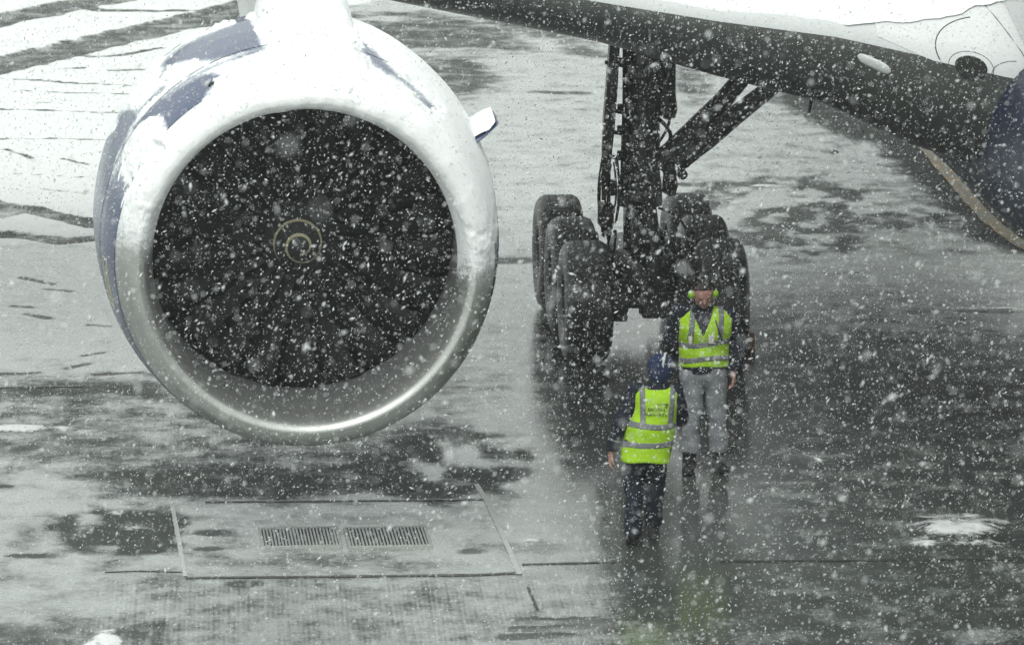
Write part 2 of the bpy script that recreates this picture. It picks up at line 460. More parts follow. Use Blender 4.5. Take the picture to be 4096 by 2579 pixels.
# cover of snow, cut by tyre tracks
snowzone = poly_mask([(-1800, -500), (2300, -500), (1700, -60), (1480, 22), (1395, 28), (1390, 60), (1100, 500), (1000, 985), (-1800, 985)], .35, .5)
paint(S, poly_mask([(-900, 950), (420, 950), (420, 1380), (-900, 1420)], 1.5), .36); paint(S, poly_mask([(1950, 250), (2460, 250), (2460, 900), (1900, 950)], 1.5), .26); paint(S, poly_mask([(2750, 420), (3500, 560), (3600, 760), (2750, 760)], 1.5), .2)
paint(S, snowzone, 1.0)
tracks = [([(-300, 350), (0, 275), (200, 225), (450, 165), (700, 110), (900, 62), (1050, 20)], 1.0),
          ([(-300, 160), (0, 90), (250, 40), (480, -5), (800, -70)], .9),
          ([(-50, 319), (130, 324), (260, 335), (520, 346)], .17), ([(40, 366), (250, 374), (520, 380)], .15),
          ([(-50, 441), (150, 445), (480, 456)], .15), ([(-50, 561), (200, 557), (420, 563)], .11),
          ([(320, 44), (600, 47), (860, 48)], .33), ([(20, 601), (90, 622), (130, 640)], .13), ([(250, 640), (350, 662)], .14),
          ([(300, 236), (480, 226), (640, 196)], .24), ([(460, 286), (560, 283)], .28), ([(210, 280), (330, 276)], .14),
          ([(0, 174), (280, 177)], .09), ([(0, 190), (200, 192)], .07), ([(0, 412), (300, 418)], .05), ([(60, 700), (350, 715)], .05),
          ([(-60, 812), (100, 838), (250, 874), (390, 905)], .42), ([(-20, 940), (130, 952), (260, 968), (390, 955)], .42),
          ([(180, 762), (380, 782)], .08)]
for pts, w in tracks:
    m = stroke(pts, w * (1 if w > .3 else .8), .4, .03 + .05 * w)
    if w > .6:                                     # a few ridges of snow are left between the treads
        g = [ground(*q) for q in pts]
        d = seg_dist(GX, GY, g)
        m = m * (1 - .15 * np.exp(-((d - .12 * w) / (.08 * w)) ** 2))
    paint(S, m, -.5 if w > .6 else (0 if w > .2 else .08)); paint(L, m, .34 if w > .6 else .3); paint(WF, m, .25)
paint(S, ell(20, 855, 70, 26, .5), .0); paint(L, ell(20, 855, 70, 26, .5), .45)
paint(S, ell(160, 915, 150, 24, .5, .8), .75)
for (px, py, rx, ry, v) in [(120, 1713, 200, 14, .85), (330, 1725, 60, 9, .6), (3820, 2128, 180, 46, .92), (3960, 2100, 110, 26, .55), (3990, 2170, 150, 20, .5), (3700, 2175, 60, 12, .6), (3880, 2060, 40, 12, .5),
                            (430, 2560, 75, 42, .85), (390, 2590, 90, 22, .8), (3080, 746, 75, 8, .9), (3230, 802, 60, 12, .6), (3330, 838, 120, 14, .5), (2920, 812, 60, 14, .7), (3480, 872, 60, 10, .65),
                            (2230, 985, 180, 9, .5), (560, 2110, 60, 10, .6), (470, 2050, 40, 9, .55), (2130, 2163, 50, 7, .6), (1020, 1740, 60, 7, .4), (180, 1300, 150, 9, .35), (3960, 1240, 200, 10, .45), (3150, 1010, 60, 8, .5)]:
    S = np.maximum(S, v * ell(px, py, rx, ry, .6, .9) * (.1 + 1.25 * fbm(GX * 4 + px, GY * 5, 5)))
for q in ([(90, 1111), (210, 1137)], [(180, 1157), (280, 1166)], [(50, 1225), (130, 1230)], [(100, 1256), (200, 1275)], [(270, 1475), (350, 1455)], [(330, 1425), (410, 1410)], [(0, 1497), (150, 1492)], [(360, 1300), (430, 1306)], [(380, 1498), (560, 1490)], [(0, 1946), (22, 1945)], [(50, 2222), (150, 2224)], [(3700, 1975), (3780, 1960)]):
    m = stroke(q, .10, .5, .03); paint(L, m, .0); paint(S, m, 0)
# saw-cut grooves show on the washed concrete
paint(GR, poly_mask([(380, 2315), (2500, 2315), (2600, 2900), (380, 2900)], .3, .2), .85)
paint(GR, poly_mask([(2150, 1500), (2500, 1400), (2700, 2320), (2250, 2320)], .6), .9)
paint(GR, poly_mask([(2900, 1300), (4800, 1250), (4800, 2900), (2900, 2900)], 1.0), .38)
paint(GR, poly_mask([(2300, 350), (3900, 300), (3900, 1000), (2300, 700)], 1.5), .5)
paint(GR, poly_mask([(500, 1600), (1900, 1600), (1700, 2000), (400, 2000)], .6), .4)
paint(GR, poly_mask([(690, 2010), (1930, 2000), (2080, 2305), (740, 2310)], .1, 0), .1)

flatr = np.hypot(GX, GY - 55) > 40
Z = .022 * sstep(.3, .8, S + .5 * wob2) * (1 + .6 * wob) + .006 * np.clip(L, 0, 1) * (wob2 + .5)
for pts, w in tracks[:2]:
    d = seg_dist(GX, GY, [ground(*q) for q in pts])
    Z += .03 * np.exp(-((d - w * .55) / .10) ** 2)             # banks thrown up along the ruts
lump = ell(3820, 2128, 190, 50, .7, .8) * (fbm(GX * 6, GY * 5, 4)); Z += .07 * np.clip(lump, 0, 1)
lump = ell(425, 2565, 80, 45, .7, .8) * (fbm(GX * 6, GY * 5, 4)); Z += .06 * np.clip(lump, 0, 1)
Z = np.where(flatr, 0, Z)
gear_clear = np.exp(-(((GX - 1.35) / 1.6) ** 4 + ((GY - 51.5) / 2.6) ** 4)); Z *= 1 - gear_clear
M['ground'] = ground_material()
apron = mesh_obj('ground', np.stack([GX, GY, Z], -1), grid_faces(len(gx), len(gy)), M['ground'])
attr(apron, 'snow', S); attr(apron, 'slush', L); attr(apron, 'groove', GR); attr(apron, 'film', WF)
tag(apron, 'wet concrete apron under grey slush and patches of snow', 'ground', kind='structure')

def ground_strip(name, pts, w, z, mat, parent):
    q = [np.array(ground(*p)) for p in pts]; V = []; F = []
    for i, p in enumerate(q):
        t = q[min(i + 1, len(q) - 1)] - q[max(i - 1, 0)]; t /= np.linalg.norm(t); nrm = np.array([-t[1], t[0]])
        ww = w * random.uniform(.85, 1.15) / 2
        a, b = p + nrm * ww, p - nrm * ww
        V += [(a[0], a[1], z), (b[0], b[1], z), (a[0], a[1], -.02), (b[0], b[1], -.02)]
    for i in range(len(q) - 1):
        o = i * 4
        F += [(o, o + 1, o + 5, o + 4), (o, o + 4, o + 6, o + 2), (o + 1, o + 3, o + 7, o + 5)]
    return mesh_obj(name, V, F, mat, parent, smooth=False)

def dense(pts, k=10, jit=0):
    out = []
    for a, b in zip(pts[:-1], pts[1:]):
        for i in range(k):
            t = i / k; out.append((a[0] + (b[0] - a[0]) * t + random.uniform(-jit, jit), a[1] + (b[1] - a[1]) * t))
    return out + [pts[-1]]

M['sealant'] = simple('pale_joint_sealant', (.44, .46, .45), .4, 0, .25, 6)
M['joint'] = simple('dark_joint', (.025, .027, .025), .35, 0, .3, 6)
for pts, w in (([(690, 2025), (708, 2120), (741, 2308)], .038), ([(1905, 1938), (1950, 2010), (2010, 2140), (2078, 2300)], .048)):
    ground_strip('joint_sealant', dense(pts, 14, 1.2), w, .012, M['sealant'], apron)
for pts, w in (([(820, 2008), (1400, 2004), (1932, 1998)], .045), ([(744, 2313), (1400, 2307), (1900, 2301), (2072, 2294)], .06), ([(2088, 2259), (2460, 2250)], .045),
               ([(2880, 2246), (3400, 2243), (4150, 2238)], .05), ([(420, 2290), (560, 2285), (735, 2290)], .018), ([(2112, 2350), (2150, 2440)], .025), ([(-80, 1552), (330, 1546)], .05)):
    ground_strip('joint', dense(pts, 16, 0), w, .010, M['joint'], apron)

# worn yellow lead-in line
ny = NT('worn_yellow_paint'); v = ny.pos()
wr = ny.remap(ny.math('ADD', ny.noise(v, 3, 5, .6), ny.math('MULTIPLY', ny.noise(v, 25, 5, .7), .8)), .70, 1.05)
ny.set(Base_Color=ny.mix(wr, c4(.46, .28, .08), c4(.30, .29, .25)), Roughness=.45, IOR=1.33)
yl = ground_strip('taxi_line', dense([(3600, 500), (3660, 560), (3720, 612), (3800, 705), (3880, 800), (3960, 885), (4050, 955), (4140, 1010), (4300, 1080)], 8), .18, .014, ny.m, None)
tag(yl, 'worn yellow curved guide line painted on the apron under the wing root', 'line marking', kind='structure')

# drain with two slotted grates
M['grate'] = simple('galvanised_grate', (.38, .40, .39), .4, .3, .25, 20)
M['grate_frame'] = simple('concrete_grate_frame', (.34, .36, .34), .5, 0, .2, 15)
M['pit'] = simple('drain_pit', (.03, .033, .031), .6)
bar_me = None
for (p0, p1, lab) in (((1038, 2192), (1368, 2118), 'slotted drain grate in the slab, the one farther from the landing gear'), ((1385, 2192), (1722, 2116), 'slotted drain grate in the slab, the one nearer to the landing gear')):
    a = np.array(ground(*p0)); b = np.array(ground(p1[0] - 8, p1[1]))
    x0, x1 = a[0], b[0]; y0, y1 = a[1], b[1]; cx, cy = (x0 + x1) / 2, (y0 + y1) / 2; w, d = x1 - x0, y1 - y0
    t = tag(empty('drain_grate', (cx, cy, 0), math.radians(5.5)), lab, 'drain grate', 'drain grates in the slab')
    fr = MB()
    for sx in (-1, 1): fr.box((sx * (w / 2), 0, .008), (.028, d + .03, .04), bev=.004)
    for sy in (-1, 1): fr.box((0, sy * (d / 2), .0075), (w + .028, .028, .039), bev=.004)
    fr.build('frame', M['grate_frame'], t)
    mesh_obj('pit', [(-w / 2, -d / 2, .0145), (w / 2, -d / 2, .0145), (w / 2, d / 2, .0145), (-w / 2, d / 2, .0145)], [(0, 1, 2, 3)], M['pit'], t, False)
    if bar_me is None:
        bo = MB().box((0, 0, 0), (.0165, d - .02, .012), bev=.002).build('bar', M['grate'], t); bar_me = bo.data; bo.location = (-w / 2 + .03, 0, .019); st = 1
    else: st = 0
    nb = 22
    for i in range(st, nb):
        share('bar', bar_me, t, (-w / 2 + .03 + (w - .06) * i / (nb - 1), 0, .019))

stud = MB(); stud.lathe([(0, .075), (.018, .06), (.028, .03), (.03, 0)], 14, 'z', (*ground(3335, 610), 0)); stud = stud.build('ground_stud', M['joint'])
tag(stud, 'small dark round stud on the open slushy apron behind the wing', 'stud')
# ------------------------------------------------------------------ the airliner
YAW = math.radians(4.9)
BASE = np.array([1.345, 51.7, 0.0])
RY = np.array([[math.cos(YAW), -math.sin(YAW), 0], [math.sin(YAW), math.cos(YAW), 0], [0, 0, 1]])
def a2w(P): return np.asarray(P) @ RY.T + BASE
def w2a(P): return (np.asarray(P) - BASE) @ RY
plane = tag(empty('airliner', tuple(BASE), YAW), 'white and navy passenger jet parked on the apron with snow on its engine and wing', 'airliner')

# ---- engine: profile measured back from the inlet face
EC = w2a(at(1231, 1070, 41.5)); ELEN = 4.8
EY = math.radians(1.2)                                    # toe-in of the nacelle
def eng(s, r, phi):
    """point of the nacelle: s back from the lip, radius r, phi from the top towards the fuselage"""
    s = np.asarray(s, float); droop = .052 * np.clip(s, 0, 2.2)
    x = r * np.sin(phi) - math.sin(EY) * s; y = s * math.cos(EY); z = r * np.cos(phi) + droop
    return np.stack(np.broadcast_arrays(x + EC[0], y + EC[1], z + EC[2]), -1)
OUT = [(0, 1.455), (.006, 1.482), (.025, 1.522), (.06, 1.558), (.11, 1.589), (.19, 1.620), (.30, 1.648), (.45, 1.680), (.62, 1.709), (.82, 1.736), (1.05, 1.757), (1.35, 1.777), (1.7, 1.79), (2.1, 1.79), (2.6, 1.765), (3.2, 1.69), (3.9, 1.56), (4.8, 1.36)]
INN = [(0, 1.455), (.006, 1.435), (.025, 1.408), (.06, 1.384), (.12, 1.358), (.2, 1.336), (.32, 1.322), (.45, 1.32), (.7, 1.335), (1.0, 1.36), (1.25, 1.375)]
def lathe_eng(name, prof, mat, parent, n=144, flip=False, frost=None):
    ph = np.linspace(0, 2 * math.pi, n, endpoint=False)
    s = np.array([p[0] for p in prof]); r = np.array([p[1] for p in prof])
    V = eng(s[:, None], r[:, None], ph[None, :])
    F = grid_faces(len(prof), n, True)
    if flip: F = F[:, ::-1]
    o = mesh_obj(name, V, F, mat, parent)
    if frost is not None: attr(o, 'frost', frost(np.broadcast_to(s[:, None], V.shape[:2]), np.broadcast_to(((ph + math.pi) % (2 * math.pi) - math.pi)[None, :], V.shape[:2]), V))
    return o
def refine(prof, k):
    out = []
    for a, b in zip(prof[:-1], prof[1:]):
        for i in range(k): t = i / k; out.append((a[0] + (b[0] - a[0]) * t, a[1] + (b[1] - a[1]) * t))
    return out + [prof[-1]]

BARE = [  # places where the wind has kept the paint clear, outlined on the cowl
    [(930, 38), (985, 60), (1020, 110), (1052, 197), (1000, 206), (925, 224), (850, 243), (770, 240), (700, 258), (655, 268), (645, 262), (668, 232), (720, 190), (790, 155), (860, 125), (935, 98)],
    [(845, 291), (903, 309), (867, 322), (823, 392), (765, 465), (678, 552), (667, 509), (649, 465), (598, 472), (547, 501), (525, 509), (591, 443), (627, 407), (707, 356), (765, 320), (809, 298)],
    [(467, 501), (474, 450), (503, 436), (554, 443), (547, 480), (525, 509), (503, 567), (474, 625), (445, 727), (438, 800), (424, 872), (482, 908), (512, 930), (500, 966), (496, 1100), (300, 1100), (300, 800), (380, 690), (416, 552)],
    [(1440, 160), (1475, 182), (1530, 235), (1580, 290), (1605, 318), (1570, 304), (1500, 262), (1455, 215)],
    [(1655, 362), (1700, 395), (1735, 422), (1742, 442), (1712, 434), (1680, 402)]]
SEAMLINES = [[(1056, 197), (1000, 214), (884, 254), (792, 297), (700, 356), (594, 449), (528, 515)], [(1500, 258), (1600, 312), (1680, 380), (1735, 436)], [(640, 600), (613, 620), (561, 693), (528, 752)], [(520, 480), (600, 400), (660, 345)], [(700, 250), (660, 280), (640, 310)]]
def bare_field(V):
    W = a2w(V); px, py = to_px(W); d = np.full(px.shape, -1e3)
    for poly in BARE:
        sd = seg_dist(px, py, poly + [poly[0]]) * np.where(in_poly(px, py, poly), 1, -1); d = np.maximum(d, sd)
    for ln in SEAMLINES: d = np.maximum(d, 5 - seg_dist(px, py, ln))
    return d, px, py                                        # >0 inside a bare patch
def frost_f(s, ph, V):
    d, px, py = bare_field(V)
    side = np.exp(-((np.degrees(ph) + 75) / 34) ** 2)       # windward flank keeps a skin of rime
    f = .10 * np.ones_like(s)
    f = np.where(d > -40, .44 - .021 * np.clip(d, -10, 30), .7)
    f = np.where(np.abs(np.degrees(ph)) > 112, -.4, f)
    lowl = (np.degrees(ph) < -62) & (np.degrees(ph) > -125)
    f = np.where(lowl & (d < 8), -.05 + .42 * sstep(.7, 1.5, s) * sstep(-118, -80, np.degrees(ph)) + .35 * sstep(-85, -65, np.degrees(ph)), f)
    f = np.where(np.degrees(ph) > 84, -.25 + .3 * sstep(100, 86, np.degrees(ph)), f)
    return f

i_lip = 6
engine = lathe_eng('engine', refine(OUT[i_lip:], 10), M['navy'], plane, 260, frost=frost_f)
def lipfrost(s, ph, V):
    a = np.degrees(ph); e = np.minimum(a + 86 , 98 - a); return -.55 + 1.2 * sstep(-30, 20, e)
lip = lathe_eng('inlet_lip', refine(INN[:7][::-1], 2) + refine(OUT[:i_lip + 1], 2)[1:], M['lip'], engine, 200, frost=lipfrost)
lathe_eng('inlet_liner', INN[6:], M['liner'], engine, 96, True)
for s0, r0 in ((.302, 1.6505), (1.05, 1.7585), (2.9, 1.7305)):
    lathe_eng('cowl_seam', [(s0 - .009, r0 - .001), (s0, r0 + .0015), (s0 + .009, r0 + .001)], M['seam'], engine, 144)
lathe_eng('exhaust_duct', [(4.8, 1.36), (4.79, 1.30), (4.2, 1.28), (3.6, 1.3)], M['liner'], engine, 64, True)
mb = MB(); cz = EC[2] + .11
ax_ = lambda s: (EC[0] - math.sin(EY) * s, EC[1] + s, cz)
mb.lathe([(2.2, .0), (2.2, 1.0), (3.6, .95), (4.8, .85), (5.8, .55), (6.4, .2), (6.5, 0)], 48, 'y', (EC[0] - .08, EC[1], cz)); mb.build('core_cowl', M['gear_metal'], engine)
# fan
FS = 1.22
fc = np.array([EC[0] - math.sin(EY) * FS, EC[1] + FS, EC[2] + .052 * FS])
V = []; nr, nc = 9, 5
for i in range(nr):
    t = i / (nr - 1); r = .30 + (1.362 - .30) * t
    ch = (.36 + .10 * math.sin(math.pi * min(1, t * 1.05)) + .06 * t); st = math.radians(22 + 38 * t); lean = .10 * math.sin(t * 2.6) - .05 * t
    for j in range(nc):
        u = j / (nc - 1) - .5; cam_ = .05 * (1 - 4 * u * u)
        tang = u * ch * math.sin(st) + cam_ * math.cos(st) + lean; axl = u * ch * math.cos(st) - cam_ * math.sin(st) + .04 * t
        aa = tang / r; V.append((r * math.sin(aa), axl, r * math.cos(aa)))
VB = np.array(V); th = .011
Fb = [(i * nc + j, i * nc + j + 1, (i + 1) * nc + j + 1, (i + 1) * nc + j) for i in range(nr - 1) for j in range(nc - 1)]
V2 = np.concatenate([VB, VB + np.array([th, th * .6, 0])]); nb = nr * nc
F2 = Fb + [tuple(k + nb for k in f[::-1]) for f in Fb]
rim_ = [j for j in range(nc)] + [i * nc + nc - 1 for i in range(1, nr)] + [(nr - 1) * nc + j for j in range(nc - 2, -1, -1)] + [i * nc for i in range(nr - 2, 0, -1)]
F2 += [(rim_[k], rim_[k] + nb, rim_[(k + 1) % len(rim_)] + nb, rim_[(k + 1) % len(rim_)]) for k in range(len(rim_))]
b0 = mesh_obj('fan_blade', V2, F2, M['blade'], engine); b0.location = tuple(fc)
for k in range(1, 22): share('fan_blade', b0.data, engine, tuple(fc), (0, 2 * math.pi * k / 22, 0))
mb = MB(); mb.lathe([(.22, 1.37), (.22, .02)], 48, 'y', tuple(fc)); mb.build('fan_case_shadow_disc', M['hole'], engine); bpy.data.objects['fan_case_shadow_disc'].name = 'fan_shade_disc'  # flat dark disc added behind the blades as painted shade
TIP, SR = -.64, .44                                          # spinner: tip ahead of the fan, base radius
def spin_r(a): t = np.clip((a - TIP) / (.08 - TIP), 0, 1); return SR * t ** .78
mb = MB(); mb.lathe([(TIP + (.1 - TIP) * (i / 20) ** 1.5, max(.001, spin_r(TIP + (.1 - TIP) * (i / 20) ** 1.5))) for i in range(21)], 48, 'y', tuple(fc)); mb.build('spinner', M['spinner'], engine)
V = []; NS = 150
inv = lambda r: TIP + (.08 - TIP) * (r / SR) ** (1 / .78)
for i in range(NS):
    t = i / (NS - 1); turns = 1.93; th_ = math.pi + .35 - t * turns * 2 * math.pi      # angle from the top, towards +x
    rc = .042 + .198 * t; hw = .0125 * min(1, t * 14) * (1 - .35 * t)
    if t > .93: hw *= max(.3, (1 - t) / .07)
    for q in (-1, 1):
        r = max(.004, rc + q * hw); a = inv(r)
        V.append((fc[0] + (r + .004) * math.sin(th_), fc[1] + a - .006, fc[2] + (r + .004) * math.cos(th_)))
mesh_obj('spinner_spiral', V, [(2 * i, 2 * i + 1, 2 * i + 3, 2 * i + 2) for i in range(NS - 1)], M['spiral'], engine)
# strake on the inboard shoulder
V = []; ns = 14
for i in range(ns):
    t = i / (ns - 1); s = .95 + .95 * t; ph = math.radians(61); rr = np.interp(s, [p[0] for p in OUT], [p[1] for p in OUT])
    hgt = .27 * min(1, (t / .28) ** .7) * (1 - .1 * t); base = eng(s, rr - .02, ph); tip = eng(s, rr + hgt, ph + .0)
    nrm = np.array([-math.cos(ph), 0, math.sin(ph)]) * .012
    V += [base + nrm, tip + nrm * .4, tip - nrm * .4, base - nrm]
F = grid_faces(ns, 4, True).tolist() + [(0, 1, 2, 3), tuple((ns - 1) * 4 + k for k in (3, 2, 1, 0))]
ch = mesh_obj('strake', V, F, M['navy'], engine, False); attr(ch, 'frost', np.full(len(V), .15))
# hoist slot and servicing marks on the cowl
p = eng(.52, 1.697, math.radians(-27)); mb = MB(); mb.box(p, (.105, .05, .022), R=np.array([[math.cos(.47), 0, math.sin(.47)], [0, 1, 0], [-math.sin(.47), 0, math.cos(.47)]]).T, bev=.006); mb.build('hoist_slot', M['hole'], engine)
M['mark'] = simple('faded_marking', (.45, .44, .30), .6)
mb = MB()
def mark(s0, s1, d0, d1, w=.008):
    k = 10; P = []
    for i in range(k + 1):
        t = i / k; s = s0 + (s1 - s0) * t; a = math.radians(d0 + (d1 - d0) * t); rr = np.interp(s, [p[0] for p in OUT], [p[1] for p in OUT]) + .002
        P.append(eng(s, rr, a))
    mb.tube(P, w * .5, 5)
mark(.62, .62, -92, -106); mark(.82, .82, -92, -106); mark(.62, .82, -92, -92); mark(.62, .82, -106, -106); mark(.70, .70, -94, -104)
mb.build('service_marking', M['mark'], engine)

# snow on the cowl and lip
prof = refine(INN[:6][::-1], 3) + refine(OUT[:15], 7)[1:]
ss = np.array([p[0] for p in prof]); rs = np.array([p[1] for p in prof])
ts, tr = np.gradient(ss), np.gradient(rs); ln = np.hypot(ts, tr); ns_, nr_ = -tr / ln, ts / ln      # outward normal
arc = np.concatenate([[0], np.cumsum(np.hypot(np.diff(ss), np.diff(rs)))]); arc -= arc[15]           # 0 at the highlight
phd = np.linspace(-104, 108, 420); PH = np.radians(phd)[None, :]
A = np.broadcast_to(arc[:, None], (len(ss), len(phd))); D = np.broadcast_to(phd[None, :], A.shape)
surf = eng(ss[:, None], rs[:, None], PH)
d, px, py = bare_field(surf)
nz = fbm(A * 7 + 3, D * .13, 5) - .5; nf = fbm(A * 30 + 9, D * .6, 4) - .5
lim_l = np.interp(A, [-.2, 0, .2, .45, .8, 1.2, 2.5], [72, 76, 76, 70, 68, 58, 50]); lim_r = np.interp(A, [-.2, 0, .25, .6, 1.2, 2.5], [84, 88, 90, 84, 78, 74])
edge = np.where(D < 0, lim_l - (-D), lim_r - D) / 9.0                        # >0 under the snow
edge = edge + (3.0 * nz + 1.1 * nf) * (.5 + .5 * sstep(.2, .5, A))
cover = np.minimum(sstep(-.2, 1.4, edge), sstep(-3, -18, d + 8 + (40 * nf + 26 * nz + 70 * (fbm(A * 13 + D * .03, D * .10, 4) - .5)) * (.35 + .65 * sstep(.2, .4, A))))
inner = np.sqrt(sstep(-.14, .03, A + .05 * nz + .02 * nf))
T = cover * inner * (.050 + .02 * nz) * (.35 + .65 * np.clip(np.cos(np.radians(D) * .86), 0, 1)) * np.interp(A, [-.1, 0, .12, .5, 2], [1.1, 1.6, 1.5, .9, .8])
T = T * (1 - .45 * np.exp(-((ss[:, None] - 1.05) / .03) ** 2)) - .004
NV = np.stack([nr_[:, None] * np.sin(PH), np.broadcast_to(ns_[:, None], A.shape), nr_[:, None] * np.cos(PH)], -1)
VS = surf + NV * np.maximum(T, -.004)[..., None]
F = grid_faces(len(ss), len(phd)); keep = (T.ravel()[F] > -.002).any(1)
used = np.unique(F[keep]); rm = -np.ones(T.size, int); rm[used] = np.arange(len(used))
es = mesh_obj('engine_snow', a2w(VS.reshape(-1, 3)[used]), rm[F[keep]], M['snow'])
tag(es, 'thick white snow lying over the top of the round engine cowl', 'snow', kind='stuff')

# ---- pylon
M['pylon_paint'] = simple('pylon_grey_paint', (.47, .49, .485), .4, 0, .12, 3)
def section_loft(name, secs, mat, parent, closed=True, **k):
    n = len(secs[0]); V = np.array(secs).reshape(-1, 3); F = grid_faces(len(secs), n, closed).tolist()
    if closed: F += [tuple(range(n))[::-1], tuple((len(secs) - 1) * n + i for i in range(n))]
    return mesh_obj(name, V, F, mat, parent, **k)
def pyl_sec(z, y0, hw, off, ln=6.5, inset=0.0):
    pts = []
    for k in range(13):
        a = math.pi * (k / 12) - math.pi / 2
        pts.append((EC[0] + off + (hw - inset) * math.sin(a), EC[1] + y0 + inset - .55 * (math.cos(a) ** .8 if math.cos(a) > 0 else 0), z))
    return pts + [(EC[0] + off + hw, EC[1] + ln, z + .2), (EC[0] + off - hw, EC[1] + ln, z + .2)]
zt = EC[2] + 1.75
pyl = section_loft('pylon', [pyl_sec(zt - .3, 1.95, .47, .05), pyl_sec(zt + .02, 2.05, .42, .05), pyl_sec(zt + .2, 2.22, .37, .06), pyl_sec(zt + .5, 2.6, .345, .07), pyl_sec(zt + .9, 3.3, .33, .08), pyl_sec(zt + 1.5, 4.8, .3, .1)], M['pylon_paint'], plane)
# snow heaped against the pylon nose
V = []; nu, nv = 40, 60
for i in range(nu):
    for j in range(nv):
        u = i / (nu - 1); v = j / (nv - 1) * 2 - 1
        x = EC[0] + .08 + v * .44; s = 1.24 + u * 1.35
        rr = np.interp(s, [p[0] for p in OUT], [p[1] for p in OUT]); dx = x - (EC[0] - math.sin(EY) * s)
        zb = EC[2] + .052 * min(s, 2.2) + math.sqrt(rr * rr - dx * dx)
        hgt = (.50 * sstep(.02, .80, u) ** 1.15) * (1 - abs(v) ** 3.2) ** .7 + .05 * (vnoise(np.array(u * 5.), np.array(v * 4 + 9.)) - .4) * (1 - abs(v) ** 4) * min(1, u * 6)
        hgt += .035 * (vnoise(np.array(u * 11. + 3), np.array(v * 9 + 2.)) - .5) * (1 - abs(v) ** 4) * min(1, u * 6)
        V.append((x, EC[1] + s, zb - .02 + max(0, hgt)))
ps = mesh_obj('pylon_snow', a2w(np.array(V)), grid_faces(nu, nv), M['snow']); tag(ps, 'heap of white snow drifted against the pylon above the engine', 'snow', kind='stuff')
# snow on the strake
V = []
for i in range(12):
    t = .16 + i / 11 * .8; s = .95 + .95 * t; ph = math.radians(61); rr = np.interp(s, [p[0] for p in OUT], [p[1] for p in OUT]); hgt = .27 * min(1, (t / .28) ** .7)
    nrm = np.array([-math.cos(ph), 0, math.sin(ph)])
    for j in range(8):
        w = j / 7; tk = .012 + .05 * math.sin(math.pi * min(1, w * .93 + .03)) ** .6 * math.sin(math.pi * (i + .4) / 12) ** .5
        V.append(eng(s, rr - .02 + (hgt * .9 + .02) * w, ph) + nrm * tk)
cs = mesh_obj('strake_snow', a2w(np.array(V)), grid_faces(12, 8), M['snow']); tag(cs, 'pad of white snow on the small fin of the engine cowl', 'snow', kind='stuff')

# ---- wing: sections from the root outwards
WT = dict(ax=[-16, -4, -.95, 0, 1.02, 1.8, 2.4, 3.6], z=[5.9, 4.62, 4.29, 4.19, 4.11, 3.97, 3.90, 3.85], hl=[.2, .32, .42, .55, .69, .90, 1.0, 1.05], hu=[.2, .3, .36, .40, .50, .62, .72, .85], a=[.5, .6, .7, .75, .9, 1.1, 1.25, 1.4], ch=[4.5, 8.2, 9.6, 10, 10.6, 11, 11.4, 12])
def wv(k, x): return np.interp(x, WT['ax'], WT[k])
def w_le(x): return -6.6 - .65 * x if x > -4 else -6.6 - .65 * x
def wing_pt(x, th, off=0.0):
    """nose of the wing: th from -90 (under) to 90 (over)"""
    h = wv('hu', x) if th > 0 else wv('hl', x); t = math.radians(th)
    y = w_le(x) + wv('a', x) * (1 - math.cos(t)); z = wv('z', x) + h * math.sin(t)
    n_ = np.array([0, -math.cos(t) / wv('a', x), math.sin(t) / h]); n_ /= np.linalg.norm(n_)
    return np.array([x, y, z]) + n_ * off
def wing_sec(x):
    pts = [wing_pt(x, th) for th in np.linspace(-90, 90, 37)]
    le, a, c = w_le(x), wv('a', x), wv('ch', x); zt_, zb_ = wv('z', x) + wv('hu', x), wv('z', x) - wv('hl', x)
    up = [(x, le + a + (c - a) * t, zt_ + .42 * math.sin(math.pi * min(1, t * 1.25 + .0)) * (1 if t < .4 else 1) * max(0, 1 - t * .6) - (zt_ - zb_ + .1) * .55 * t ** 1.6) for t in (.06, .12, .2, .3, .45, .6, .8, 1)]
    dn = [(x, le + a + (c - a) * t, zb_ - .05 * math.sin(math.pi * t) + (zt_ - zb_) * .30 * t ** 1.8) for t in (1, .8, .6, .45, .3, .2, .1)]
    return [tuple(p) for p in pts] + up + dn
xs = list(np.linspace(3.6, -5, 44)) + [-7, -10, -16]
secs = [wing_sec(x) for x in xs]; n = len(secs[0])
V = np.array(secs).reshape(-1, 3); F = grid_faces(len(secs), n, True)
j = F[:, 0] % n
fm = np.where((j >= 19) & (j < 44), 1, 0)          # pale grey above the nose line, painted-in shade below it
wing = mesh_obj('wing', V, F, None, plane, True, [M['wing_shade_grey'], M['wing_pale']], fm)
# white root panel over the nose beside the fuselage
V = []; rows = 26; cols = 24
rootx = np.linspace(1.35, 3.55, cols)
for x in rootx:
    lo = np.interp(x, [1.35, 1.8, 2.4, 3.6], [14, 3, 0, -6])
    for th in np.linspace(lo, 88, rows): V.append(wing_pt(x, th, .006))
root = mesh_obj('root_fairing', V, grid_faces(cols, rows), M['white_paint'], plane)
def root_tube(name, pts, r, mat, parent):
    mb = MB(); mb.tube([wing_pt(x, th, .008) for x, th in pts], r, 6); return mb.build(name, mat, parent)
def ring(cx, cth, rad, k0=0, k1=1, m=40):
    out = []
    for i in range(m + 1):
        a = 2 * math.pi * (k0 + (k1 - k0) * i / m); h = wv('hu', cx)
        # walk on the surface: metres of girth to degrees
        out.append((cx + rad * math.cos(a), cth + math.degrees(rad * math.sin(a) / (.5 * (h + wv('a', cx))))))
    return out
HX, HT = 2.13, 3.0
mb = MB(); V = []; pc = wing_pt(HX, HT, .0)
